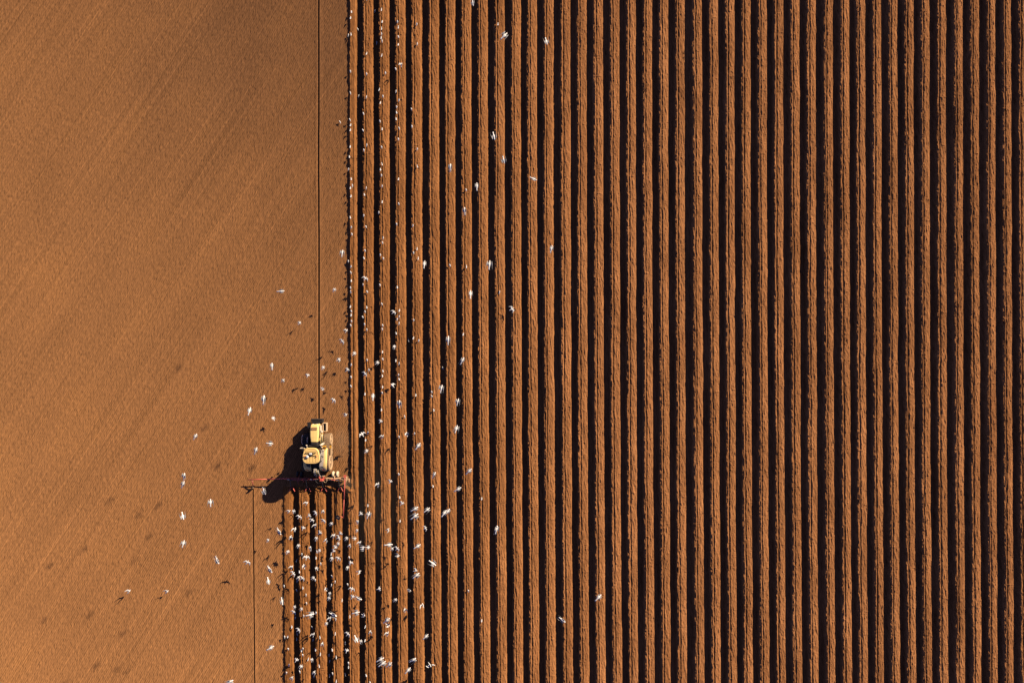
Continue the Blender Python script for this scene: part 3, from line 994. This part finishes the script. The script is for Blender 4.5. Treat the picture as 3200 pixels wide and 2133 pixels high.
# ------------------------------------------------------------------ gulls
def gull_mesh(name, wing, tuck=False, length=0.42, mantle='gull_grey'):
    """one continuous skin: rings from bill to tail, a wing grown out of each flank"""
    # (y, half width, half height, z)
    rings = [(0.50, 0.006, 0.006, 0.0), (0.44, 0.018, 0.02, 0.005), (0.40, 0.075, 0.08, 0.02), (0.33, 0.095, 0.10, 0.025), (0.26, 0.085, 0.095, 0.015),
             (0.16, 0.135, 0.14, 0.0), (0.04, 0.155, 0.15, -0.01), (-0.08, 0.14, 0.13, -0.01), (-0.22, 0.09, 0.08, 0.0), (-0.34, 0.07, 0.03, 0.01), (-0.50, 0.12, 0.012, 0.015)]
    if tuck:
        rings = [(y, w * (1.25 if -0.3 < y < 0.2 else 1.1), h * 1.1, z + (0.09 if y > 0.25 else 0.0)) for (y, w, h, z) in rings]
    n = 8
    vs, fs, ms = [], [], []
    for (y, w, h, z) in rings:
        for k in range(n):
            a = 2 * math.pi * (k + 0.5) / n
            vs.append(Vector((math.cos(a) * w, y, z + math.sin(a) * h)) * length)
    skip = set()
    if not tuck:
        for sx in (0, 1):
            k = 7 if sx == 0 else 3       # flank strip on +x / -x
            for i in (5, 6):
                skip.add((i, k))
    for i in range(len(rings) - 1):
        for k in range(n):
            if (i, k) in skip:
                continue
            k2 = (k + 1) % n
            fs.append((i * n + k, i * n + k2, (i + 1) * n + k2, (i + 1) * n + k))
            if i < 1:
                ms.append(3)
            elif tuck and i in (5, 6, 7) and k in (0, 2, 1, 3):
                ms.append(1)
            elif tuck and i >= 8 and k in (0, 1, 2):
                ms.append(2 if k == 1 and i == 8 else 0)
            else:
                ms.append(0)
    fs.append(tuple(range(n)))
    ms.append(3)
    e = (len(rings) - 1) * n
    fs.append(tuple(e + k for k in reversed(range(n))))
    ms.append(0)
    if not tuck:
        for side in (1, -1):
            kb, kt = (7, 0) if side > 0 else (4, 3)
            loop = [5 * n + kb, 5 * n + kt, 6 * n + kt, 7 * n + kt, 7 * n + kb, 6 * n + kb]
            for j, (sp, ly, ty, z, th) in enumerate(wing):
                my = (ly + ty) / 2
                pts = [(ly, z - th * 0.4), (ly, z + th * 0.4), (my + 0.25 * (ly - my), z + th), (ty, z + 0.004), (ty, z - 0.004), (my + 0.25 * (ly - my), z - th * 0.3)]
                o = len(vs)
                for (yy, zz) in pts:
                    vs.append(Vector((side * sp, yy, zz)) * length)
                new = list(range(o, o + 6))
                for q in range(6):
                    q2 = (q + 1) % 6
                    fs.append((loop[q], loop[q2], new[q2], new[q]))
                    ms.append(2 if j == len(wing) - 1 else (1 if q in (1, 2) else 0))
                loop = new
            fs.append(tuple(loop))
            ms.append(2)
    else:
        for sx in (-1, 1):
            o = len(vs)
            for (z, y) in ((-0.10, 0.0), (-0.46, -0.03)):
                for k in range(5):
                    a = 2 * math.pi * k / 5
                    vs.append(Vector((sx * 0.06 + math.cos(a) * 0.014, y + math.sin(a) * 0.014, z)) * length)
            for k in range(5):
                k2 = (k + 1) % 5
                fs.append((o + k, o + k2, o + 5 + k2, o + 5 + k))
                ms.append(3)
    me = bpy.data.meshes.new(name)
    me.from_pydata([tuple(v) for v in vs], [], fs)
    for m_ in ('gull_white', mantle, 'gull_black', 'gull_bill'):
        me.materials.append(M[m_])
    me.polygons.foreach_set('material_index', ms)
    me.polygons.foreach_set('use_smooth', [True] * len(fs))
    bm = bmesh.new()
    bm.from_mesh(me)
    bmesh.ops.recalc_face_normals(bm, faces=bm.faces)
    bm.to_mesh(me)
    bm.free()
    return me


# wing stations: span, leading y, trailing y, z, thickness (body lengths)
W_GLIDE = [(0.26, 0.24, -0.12, 0.05, 0.03), (0.48, 0.34, 0.0, 0.12, 0.022), (0.68, 0.14, -0.14, 0.12, 0.015), (0.84, -0.14, -0.30, 0.10, 0.008), (0.92, -0.34, -0.40, 0.09, 0.005)]
W_UP = [(0.20, 0.24, -0.12, 0.16, 0.03), (0.34, 0.30, -0.06, 0.40, 0.022), (0.43, 0.12, -0.20, 0.62, 0.015), (0.47, -0.14, -0.36, 0.78, 0.008), (0.48, -0.36, -0.44, 0.84, 0.005)]
W_DOWN = [(0.24, 0.24, -0.12, 0.0, 0.03), (0.40, 0.34, 0.0, -0.10, 0.022), (0.52, 0.12, -0.16, -0.28, 0.015), (0.57, -0.16, -0.34, -0.42, 0.008), (0.58, -0.38, -0.46, -0.48, 0.005)]
W_SWEPT = [(0.20, 0.26, -0.14, 0.05, 0.03), (0.31, 0.38, 0.02, 0.14, 0.022), (0.39, 0.10, -0.22, 0.13, 0.015), (0.43, -0.30, -0.50, 0.10, 0.008), (0.44, -0.62, -0.68, 0.08, 0.005)]
W_STOOP = [(0.17, 0.26, -0.14, 0.04, 0.03), (0.25, 0.36, 0.0, 0.10, 0.022), (0.30, 0.04, -0.30, 0.10, 0.015), (0.30, -0.36, -0.58, 0.07, 0.008), (0.28, -0.74, -0.80, 0.05, 0.005)]
GM = {'stoop': gull_mesh('gull_half_closed', W_STOOP, mantle='gull_slate'), 'swept_slate': gull_mesh('gull_swept_slate', W_SWEPT, mantle='gull_slate'), 'glide': gull_mesh('gull_gliding', W_GLIDE), 'up': gull_mesh('gull_upstroke', W_UP), 'down': gull_mesh('gull_downstroke', W_DOWN),
      'swept': gull_mesh('gull_swept', W_SWEPT), 'stand': gull_mesh('gull_standing', None, True)}

# tile origin (photograph pixels), then birds in the tile (x, y enlarged 5.2275 times): s standing, n standing slim, f flying low, g flying high
TILES = [
    (1060, 0, [
        ('s', 207, 215, None), ('s', 192, 315, None), ('n', 293, 460, 20), ('n', 150, 583, None), ('n', 200, 580, None), ('s', 190, 1180, None), ('n', 190, 1530, None),
        ('n', 575, 155, -15), ('n', 695, 180, None), ('s', 708, 380, None), ('n', 697, 485, None), ('n', 697, 570, None), ('s', 690, 638, None), ('n', 708, 690, None),
        ('n', 603, 680, None), ('n', 453, 895, None), ('s', 455, 1225, None), ('n', 700, 925, None), ('s', 760, 1205, None), ('n', 658, 1478, None), ('s', 955, 370, None),
        ('n', 970, 468, None), ('s', 973, 620, 20), ('s', 970, 752, None), ('s', 928, 1140, 20), ('n', 932, 1505, None), ('s', 1270, 412, None), ('n', 1278, 730, None),
        ('f', 1022, 1075, 80), ('n', 450, 5, None), ('n', 307, 1555, None),
    ]),
    (1060, 300, [
        ('n', 452, 35, -15), ('s', 722, 20, None), ('s', 677, 127, None), ('s', 980, 82, -15), ('s', 945, 193, None), ('s', 942, 285, None), ('s', 935, 390, None),
        ('s', 1182, 217, None), ('s', 1192, 508, None), ('s', 403, 300, None), ('n', 185, 403, 25), ('s', 193, 490, None), ('s', 190, 573, None), ('n', 15, 428, 25),
        ('s', 395, 570, 30), ('s', 672, 425, None), ('s', 707, 555, None), ('n', 985, 540, None), ('s', 972, 715, None), ('n', 457, 812, -12), ('s', 410, 895, None),
        ('s', 188, 843, None), ('s', 698, 845, None), ('s', 172, 1003, None), ('s', 157, 1203, None), ('n', 707, 1125, None), ('s', 680, 1213, None), ('s', 697, 1305, None),
        ('s', 1278, 875, None), ('n', 1282, 1163, None), ('g', 1815, 1170, 88), ('s', 203, 1365, None), ('n', 222, 1470, 10), ('s', 192, 1515, None), ('n', 447, 1510, -12),
        ('s', 707, 1480, None), ('s', 973, 1370, None), ('s', 2075, 1540, None),
    ]),
    (1060, 600, [
        ('s', 200, 80, None), ('s', 418, 52, None), ('s', 708, 172, None), ('s', 978, 198, None), ('s', 648, 335, None), ('s', 408, 390, -12), ('s', 190, 425, None),
        ('s', 203, 580, None), ('s', 443, 570, 20), ('s', 942, 528, None), ('s', 1208, 553, None), ('s', 215, 693, None), ('n', 723, 755, None), ('s', 713, 830, None),
        ('s', 425, 957, 20), ('s', 677, 1030, None), ('n', 1275, 935, None), ('s', 1220, 995, None), ('s', 410, 1083, None), ('s', 727, 1087, None), ('n', 1293, 1090, None),
        ('s', 150, 1130, None), ('s', 200, 1220, None), ('n', 200, 1318, 15), ('s', 205, 1453, None), ('s', 390, 1512, None), ('s', 672, 1520, 15), ('s', 195, 1565, None),
        ('s', 955, 1560, None), ('s', 1812, 1200, None), ('n', 2080, 1225, None), ('g', 50, 1000, 82), ('f', 430, 1415, 60), ('g', 1390, 1180, 82), ('g', 2050, 310, 92),
    ]),
    (1060, 900, [
        ('s', 200, 65, None), ('s', 463, 60, 25), ('s', 192, 307, None), ('s', 205, 377, None), ('s', 203, 445, None), ('s', 208, 540, None), ('s', 197, 608, 15),
        ('s', 457, 318, None), ('s', 428, 385, None), ('s', 387, 472, 20), ('s', 420, 590, None), ('s', 457, 677, None), ('s', 703, 260, 20), ('s', 988, 370, None),
        ('s', 985, 465, None), ('s', 952, 510, None), ('n', 983, 575, -10), ('s', 717, 607, None), ('s', 710, 670, None), ('s', 935, 740, None), ('s', 1220, 523, None),
        ('s', 1215, 818, None), ('s', 1303, 855, -15), ('n', 1127, 855, None), ('s', 2027, 757, None), ('s', 713, 1043, None), ('s', 717, 1157, 20), ('s', 463, 1173, None),
        ('s', 928, 1185, None), ('n', 983, 1230, -15), ('s', 205, 1248, None), ('s', 720, 1353, None), ('s', 710, 1433, None), ('s', 972, 1413, None), ('s', 985, 1485, None),
        ('s', 203, 1448, None), ('s', 490, 1335, None), ('n', 1688, 1305, None), ('f', 125, 700, 55), ('f', 45, 870, 38), ('f', 245, 1070, 45), ('f', 140, 1335, 40),
        ('f', 890, 395, 45), ('f', 905, 960, 85), ('f', 620, 1220, 38), ('f', 425, 1400, 42), ('g', 1780, 850, 87), ('g', 2010, 1185, 62),
    ]),
    (1060, 1200, [
        ('s', 200, 28, 20), ('s', 713, 45, None), ('s', 707, 135, None), ('s', 427, 160, None), ('s', 697, 415, None), ('s', 1255, 178, None), ('s', 1515, 123, None),
        ('s', 1515, 192, None), ('s', 1548, 422, None), ('n', 1072, 525, 12), ('s', 475, 790, None), ('s', 437, 908, None), ('s', 982, 853, None), ('s', 1233, 800, -15),
        ('s', 977, 1460, 10), ('f', 870, 20, 130), ('g', 985, 320, 85), ('g', 550, 205, 88), ('g', 1668, 75, 78), ('g', 1935, 290, 76), ('g', 1910, 730, 72),
        ('f', 680, 605, 50), ('f', 385, 810, 120), ('f', 105, 500, 32), ('f', 715, 850, 58), ('f', 1105, 815, 100), ('f', 450, 1090, 42), ('g', 1285, 1010, 55),
        ('g', 1550, 1480, 60),
    ]),
    (1160, 1380, [
        ('s', 455, 520, None), ('s', 470, 900, None), ('s', 475, 1285, None), ('s', 1012, 720, None), ('s', 1805, 922, None), ('f', 123, 690, 80), ('f', 310, 650, 55),
        ('f', 505, 1000, 50), ('f', 270, 1420, 25), ('g', 710, 1095, 32), ('g', 710, 1215, 38), ('g', 910, 1110, 38), ('f', 880, 1410, 35), ('g', 1190, 1165, 55),
        ('g', 1245, 1140, 55), ('g', 1415, 775, 28), ('g', 1595, 480, 48), ('g', 2043, 1430, 82),
    ]),
    (1160, 1620, [
        ('s', 1588, 1162, None), ('g', 285, 425, 5), ('f', 340, 490, 45), ('f', 425, 480, 48), ('f', 435, 595, 5), ('g', 755, 450, 32), ('g', 1005, 725, -35),
        ('f', 725, 840, 18), ('g', 735, 925, 40), ('f', 130, 1130, 20), ('f', 620, 1165, -15), ('f', 390, 1325, 52), ('f', 553, 1475, 95), ('f', 845, 1410, 105),
    ]),
    (1160, 1833, [
        ('s', 1805, 535, None), ('g', 255, 545, 38), ('f', 275, 610, -28), ('f', 270, 755, 72), ('g', 150, 1185, 28), ('g', 180, 1250, 38), ('g', 295, 1265, 40),
        ('g', 680, 1190, 40), ('g', 890, 810, 44), ('g', 600, 1360, 48), ('f', 960, 1255, -55), ('n', 1015, 1258, 80),
    ]),
    (860, 1560, [
        ('f', 517, 65, 60), ('f', 225, 195, 45), ('f', 300, 195, 75), ('f', 400, 275, 52), ('f', 548, 265, 35), ('f', 665, 215, 40), ('f', 775, 190, 55),
        ('f', 600, 330, 45), ('f', 785, 345, 32), ('f', 665, 415, 70), ('f', 920, 390, 50), ('f', 335, 480, 80), ('f', 460, 460, 72), ('f', 735, 535, 40),
        ('f', 680, 630, 65), ('f', 815, 660, 48), ('f', 245, 615, 60), ('f', 965, 585, 65), ('f', 1060, 555, 45), ('f', 1035, 620, 30), ('f', 1030, 720, 45),
        ('f', 985, 780, 40), ('f', 960, 835, 35), ('f', 1165, 635, 50), ('f', 1215, 735, 48), ('f', 1345, 370, 65), ('f', 1335, 510, 55), ('f', 1395, 235, 38),
        ('g', 1520, 250, 70), ('f', 1300, 620, -5), ('f', 1385, 710, 65), ('f', 1430, 770, 0), ('f', 1425, 815, -5), ('f', 1520, 770, 3), ('f', 390, 745, 70),
        ('f', 210, 850, 60), ('f', 575, 800, 85), ('f', 725, 830, 42), ('n', 690, 840, None), ('n', 447, 880, None), ('f', 508, 945, 80), ('s', 675, 945, None),
        ('n', 915, 890, None), ('f', 930, 960, 62), ('f', 1030, 960, 65), ('n', 335, 1010, None), ('f', 480, 1080, 100), ('f', 690, 1110, 115), ('n', 753, 1035, None),
        ('s', 1217, 930, None), ('f', 1230, 1025, 80), ('f', 1190, 1100, 75), ('f', 275, 1105, 68), ('s', 405, 1170, None), ('f', 290, 1210, 42), ('f', 385, 1260, 42),
        ('f', 445, 1275, 48), ('f', 615, 1280, 35), ('s', 663, 1298, None), ('n', 345, 1345, None), ('n', 155, 1395, 10), ('s', 463, 1430, None), ('s', 335, 1497, None),
        ('n', 937, 1240, 20), ('n', 985, 1330, None), ('n', 925, 1385, -8), ('s', 1183, 1380, None), ('f', 1260, 1450, 70), ('f', 1365, 1170, 12), ('s', 1520, 90, None),
        ('f', 830, 1460, 110), ('f', 895, 1530, 72), ('n', 512, 1545, None),
    ]),
    (860, 1833, [
        ('n', 515, 128, None), ('n', 518, 255, 8), ('f', 880, 180, 60), ('n', 1085, 230, None), ('f', 1268, 150, 60), ('g', 1360, 180, -28), ('f', 325, 320, 62),
        ('f', 300, 410, 50), ('s', 315, 520, None), ('f', 435, 350, 48), ('n', 477, 455, None), ('g', 570, 455, 12), ('f', 620, 420, 58), ('s', 675, 408, None),
        ('n', 563, 510, None), ('g', 945, 450, -26), ('f', 905, 505, 72), ('n', 1000, 510, None), ('n', 1228, 470, None), ('g', 1320, 420, 13), ('f', 1445, 445, -25),
        ('s', 277, 643, None), ('n', 165, 800, None), ('s', 215, 795, None), ('f', 390, 685, 40), ('n', 345, 785, None), ('n', 337, 875, None), ('n', 590, 675, 20),
        ('f', 630, 775, 75), ('n', 605, 880, -10), ('n', 740, 810, None), ('f', 835, 600, 45), ('n', 990, 748, None), ('f', 1190, 755, 55), ('n', 1475, 640, None),
        ('f', 1550, 720, 62), ('f', 770, 915, 60), ('g', 1325, 850, -65), ('f', 1400, 890, 75), ('s', 1473, 860, None), ('s', 222, 995, 12), ('s', 463, 988, None),
        ('s', 435, 1028, None), ('s', 460, 1088, None), ('s', 667, 1010, None), ('s', 940, 1013, None), ('n', 1133, 935, None), ('f', 1170, 1035, 72), ('n', 747, 1083, None),
        ('n', 867, 1130, None), ('n', 1005, 1135, None), ('n', 545, 1170, None), ('f', 600, 1190, 82), ('f', 350, 1185, 58), ('s', 235, 1258, None), ('f', 430, 1285, 55),
        ('n', 412, 1365, None), ('n', 727, 1278, None), ('n', 878, 1230, None), ('s', 1197, 1235, None), ('s', 1197, 1310, None), ('f', 640, 1375, 48), ('s', 195, 1380, None),
        ('n', 945, 1395, 8), ('s', 1493, 1425, None), ('n', 1135, 1450, None), ('n', 877, 1470, None), ('n', 618, 1480, None), ('n', 1005, 1525, None), ('f', 270, 1480, 48),
        ('s', 1555, 1545, None),
    ]),
    (740, 900, [
        ('g', 720, 50, 5), ('f', 1590, 30, 60), ('f', 1025, 570, 48), ('f', 1660, 1165, 35), ('g', 575, 1275, 90), ('f', 1410, 1300, 50), ('f', 1155, 1425, 75),
        ('f', 755, 1505, 45),
    ]),
    (740, 1100, [
        ('g', 440, 775, 85), ('g', 205, 960, 72), ('f', 600, 1080, 112), ('g', 540, 1490, -6), ('f', 1400, 595, -28), ('f', 1580, 790, 58),
    ]),
    (520, 1300, [
        ('g', 470, 330, 62), ('g', 1460, 560, 66), ('g', 290, 980, 76), ('g', 270, 1110, 62), ('g', 720, 1410, 90), ('g', 1595, 1220, -68),
    ]),
    (520, 1560, [
        ('g', 268, 270, -76), ('g', 275, 720, 73), ('g', 830, 990, -58), ('f', 1320, 1025, 55), ('f', 1660, 665, 52), ('g', 1840, 520, -60), ('g', 1690, 1140, -56),
        ('g', 1665, 1330, -78), ('f', 15, 1500, 38), ('f', -602, 1496, 60),
    ]),
    (520, 1833, [
        ('g', 1890, 235, -80), ('g', 1700, 995, 30), ('g', 1030, 1545, 24),
    ]),
    (1380, 0, [
        ('g', 510, 45, -80), ('n', 920, 420, None), ('g', 1020, 590, 44), ('g', 1710, 680, -78),
    ]),
    (1380, 380, [
        ('g', 855, 240, -76), ('g', 1015, 630, -76), ('g', 575, 1060, 90), ('g', 1500, 935, -26),
    ]),
    (1380, 680, [
        ('f', 1145, 1495, 30), ('g', 780, 770, 84), ('g', 470, 1250, 88), ('g', 1790, 510, 80), ('n', 945, 1220, None),
    ]),
    (1560, 1750, [
        ('g', 1620, 605, 46), ('g', 1030, 970, -36),
    ]),
]

ORD = ['first', 'second', 'third', 'fourth', 'fifth', 'sixth', 'seventh', 'eighth', 'ninth', 'tenth', 'eleventh', 'twelfth', 'thirteenth', 'fourteenth',
       'fifteenth', 'sixteenth', 'seventeenth', 'eighteenth', 'nineteenth']
TENS = {2: 'twenty', 3: 'thirty', 4: 'forty', 5: 'fifty'}
TENTH = {2: 'twentieth', 3: 'thirtieth', 4: 'fortieth', 5: 'fiftieth'}


def ordinal(i):
    if i <= 19:
        return ORD[i - 1]
    t, u = divmod(i, 10)
    return TENTH[t] if u == 0 else TENS[t] + '-' + ORD[u - 1]


rg = random.Random(11)
birds = []
for (ox, oy, lst) in TILES:
    for (kind, tx, ty, ang) in lst:
        px, py = ox + tx / 5.2275, oy + ty / 5.2275
        dup = any(abs(px - b[1]) < 3 and abs(py - b[2]) < 4 for b in birds)
        if dup:
            print('dup', kind, px, py)
            continue
        birds.append((kind, px, py, ang))
print('GULLS', len(birds))

entries = []
for (kind, px, py, ang) in birds:
    if kind in 'sn':
        z = 0.15
        x, y = wx(px, z), wy(py, z)
        z0 = zat(x, y)
        size = 0.9
        mesh = GM['stand']
        loc = (x, y, z0 + 0.46 * 0.42 * size - 0.006)
        # heading of the standing bird
        rz = R(ang if ang is not None else rg.choice((rg.uniform(-20, 20), rg.uniform(160, 200))))
        sc = (size * (1.28 if kind == 's' else 0.92), size * (0.86 if kind == 's' else 1.05), size)
        rot = (R(rg.uniform(-4, 8)), 0, rz)
        pose = 'folded wings'
    else:
        hi = kind == 'g'
        h = rg.uniform(18.0, 29.0) if hi else rg.uniform(0.5, 1.9)
        x, y = wx(px, h), wy(py, h)
        if not hi:
            h += max(0.0, zat(x, y))
        rz = R((ang if ang is not None else 45) - 90)
        if hi:
            pk = rg.choice(('stoop', 'stoop', 'swept_slate'))
            s_ = rg.uniform(1.35, 1.55)
        else:
            pk = rg.choice(('glide', 'up', 'down', 'swept', 'swept', 'up'))
            s_ = rg.uniform(1.08, 1.32)
        mesh = GM[pk]
        loc = (x, y, h)
        sc = (s_ * 0.86, s_ * 1.12, s_)
        rot = (R(rg.uniform(-6, 10)), R(rg.uniform(-28, 28)), rz)
        pose = {'glide': 'spread wings', 'up': 'raised wings', 'down': 'lowered wings', 'swept': 'swept-back wings', 'stoop': 'half-closed grey wings', 'swept_slate': 'swept-back grey wings'}[pk]
    # which strip of the field it stands on or flies over, as it is seen
    sx_ = wx(px)
    sy_ = wy(py)
    up_ = sy_ > Y_IMP
    edge = X_UP if up_ else X_LOW
    if sx_ < edge - 0.15:
        strip = 'smooth'
    else:
        kk = int(np.searchsorted(CR, sx_ - float(drift(np.array([sy_]))[0]) + 0.35, side='right')) - 1 - K0 + 2
        if not up_ and kk < 1:
            strip = ('short', max(1, kk + 4))
        else:
            strip = ('long', max(1, kk))
    entries.append(dict(kind='stand' if kind in 'sn' else 'fly', px=px, py=py, loc=loc, rot=rot, sc=sc, mesh=mesh, pose=pose, strip=strip, slim=(kind == 'n')))

groups = {}
for e in entries:
    groups.setdefault((e['kind'], e['strip']), []).append(e)
for (kind, strip), lst in groups.items():
    lst.sort(key=lambda e: (e['py'], e['px']))
    for i, e in enumerate(lst):
        o_ = ordinal(i + 1)
        if strip == 'smooth':
            if kind == 'stand':
                lab = f"white gull on the smooth soil, {o_} standing gull there from the top"
            else:
                lab = f"white gull with {e['pose']} over the smooth soil, {o_} flyer there from the top"
        else:
            kk = ordinal(strip[1])
            what = 'short ridge behind the machine' if strip[0] == 'short' else 'long ridge'
            if kind == 'stand':
                lab = f"white gull standing on the {kk} {what}, {o_} from the top there"
                if strip[0] == 'long':
                    lab = f"white gull with folded wings, {o_} standing bird down the {kk} long ridge"
            else:
                lab = f"white gull with {e['pose']}, {o_} flyer down the {kk} {'short new ridge' if strip[0] == 'short' else 'long ridge'}"
        e['label'] = lab
# the 300 that show largest are birds of their own; the smallest standing ones share one object
far = sorted([e for e in entries if e['kind'] == 'stand'], key=lambda e: (not e['slim'], e['loc'][1] * -1))[:max(0, len(entries) - 300)]
if far:
    vs_, fs_, ms_ = [], [], []
    for e in far:
        mw = Matrix.LocRotScale(Vector(e['loc']), Euler(e['rot']), Vector(e['sc']))
        o_ = len(vs_)
        vs_ += [tuple(mw @ v.co) for v in e['mesh'].vertices]
        for p in e['mesh'].polygons:
            fs_.append([o_ + i for i in p.vertices])
            ms_.append(p.material_index)
    me = bpy.data.meshes.new('gull_flock')
    me.from_pydata(vs_, [], fs_)
    for m_ in GM['stand'].materials:
        me.materials.append(m_)
    me.polygons.foreach_set('material_index', ms_)
    me.polygons.foreach_set('use_smooth', [True] * len(fs_))
    fo = bpy.data.objects.new('gull_flock', me)
    C.objects.link(fo)
    fo['kind'] = 'stuff'
    fo['category'] = 'gull flock'
    fo['label'] = 'the many small slim white gulls resting along the ridges and furrows'
ids = {id(e) for e in far}
for e in entries:
    if id(e) in ids:
        continue
    o = bpy.data.objects.new('gull', e['mesh'])
    C.objects.link(o)
    o.location, o.rotation_euler, o.scale = e['loc'], e['rot'], e['sc']
    o['label'] = e['label']
    o['category'] = 'gull'
    o['group'] = 'gulls standing on the ridged field' if e['kind'] == 'stand' else 'gulls flying around the tractor and over the ridges'

# ------------------------------------------------------------------ dust drifting off the implement
def dust_cloud(loc, size, dens, lab):
    bm = bmesh.new()
    bmesh.ops.create_icosphere(bm, subdivisions=3, radius=1.0)
    me = bpy.data.meshes.new('dust')
    bm.to_mesh(me)
    bm.free()
    m = bpy.data.materials.new('dust')
    m.use_nodes = True
    nt = m.node_tree
    for n in list(nt.nodes):
        if n.type == 'BSDF_PRINCIPLED':
            nt.nodes.remove(n)
    out = [n for n in nt.nodes if n.type == 'OUTPUT_MATERIAL'][0]
    pv = nt.nodes.new('ShaderNodeVolumePrincipled')
    pv.inputs['Color'].default_value = (0.98, 0.76, 0.50, 1)
    tc = nt.nodes.new('ShaderNodeTexCoord')
    ln = nt.nodes.new('ShaderNodeVectorMath')
    ln.operation = 'LENGTH'
    nt.links.new(tc.outputs['Object'], ln.inputs[0])
    mr = nt.nodes.new('ShaderNodeMapRange')
    mr.inputs['From Min'].default_value = 1.0
    mr.inputs['From Max'].default_value = 0.1
    mr.inputs['To Max'].default_value = dens
    nt.links.new(ln.outputs['Value'], mr.inputs['Value'])
    nz = nt.nodes.new('ShaderNodeTexNoise')
    nz.inputs['Scale'].default_value = 2.2
    nz.inputs['Detail'].default_value = 3
    nt.links.new(tc.outputs['Object'], nz.inputs['Vector'])
    mu = nt.nodes.new('ShaderNodeMath')
    mu.operation = 'MULTIPLY'
    nt.links.new(mr.outputs['Result'], mu.inputs[0])
    nt.links.new(nz.outputs['Fac'], mu.inputs[1])
    nt.links.new(mu.outputs[0], pv.inputs['Density'])
    nt.links.new(pv.outputs['Volume'], out.inputs['Volume'])
    me.materials.append(m)
    o = bpy.data.objects.new('dust', me)
    C.objects.link(o)
    o.location, o.scale = loc, size
    o['kind'] = 'stuff'
    o['label'] = lab


dust_cloud((-15.2, -18.0, 1.2), (4.0, 8.5, 1.6), 0.03, 'thin brown dust drifting over the ridges right of the implement')
dust_cloud((-18.2, -15.7, 0.7), (1.1, 1.2, 0.8), 0.28, 'brown dust at the right end of the implement')
dust_cloud((-18.9, -11.2, 0.7), (1.3, 2.2, 0.75), 0.3, 'thin brown dust thrown up beside the right track')

# ------------------------------------------------------------------ light, air, camera
sc = bpy.context.scene
w = bpy.data.worlds.new('World')
sc.world = w
w.use_nodes = True
nt = w.node_tree
bg = nt.nodes['Background']
sky = nt.nodes.new('ShaderNodeTexSky')
sky.sky_type = 'NISHITA'
sky.sun_disc = False
sky.sun_elevation = SUN_EL
sky.sun_rotation = R(90) - SUN_AZ
sky.altitude = 1500
sky.air_density = 0.6
sky.dust_density = 0.2
sky.ozone_density = 2.0
tint = nt.nodes.new('ShaderNodeMix')       # rosy tint added to the sky to shift the furrow shadow hue
tint.data_type = 'RGBA'
tint.blend_type = 'MULTIPLY'
tint.inputs['Factor'].default_value = 1.0
tint.inputs['B'].default_value = (1.28, 0.90, 1.15, 1)
nt.links.new(sky.outputs['Color'], tint.inputs['A'])
nt.links.new(tint.outputs['Result'], bg.inputs['Color'])
bg.inputs['Strength'].default_value = 0.055

sl = bpy.data.lights.new('sun', 'SUN')
sl.energy = 5.0
sl.angle = R(0.5)
sl.color = (1.0, 0.82, 0.57)
so = bpy.data.objects.new('sun', sl)
C.objects.link(so)
d = Vector((math.cos(SUN_EL) * math.cos(SUN_AZ), math.cos(SUN_EL) * math.sin(SUN_AZ), math.sin(SUN_EL)))
so.rotation_euler = d.to_track_quat('Z', 'Y').to_euler()
so.location = (40, 30, 40)

cam = bpy.data.cameras.new('camera')
cam.sensor_width = 36
cam.lens = 36 * H / (3200 / S)
cam.clip_end = 5000
co = bpy.data.objects.new('camera', cam)
C.objects.link(co)
co.location = (0, 0, H)
co.rotation_euler = (0, 0, 0)
sc.camera = co

sc.view_settings.view_transform = 'Standard'
sc.view_settings.look = 'None'
sc.view_settings.exposure = 0.75
sc.view_settings.gamma = 1.0
sc.cycles.max_bounces = 6
sc.cycles.diffuse_bounces = 0
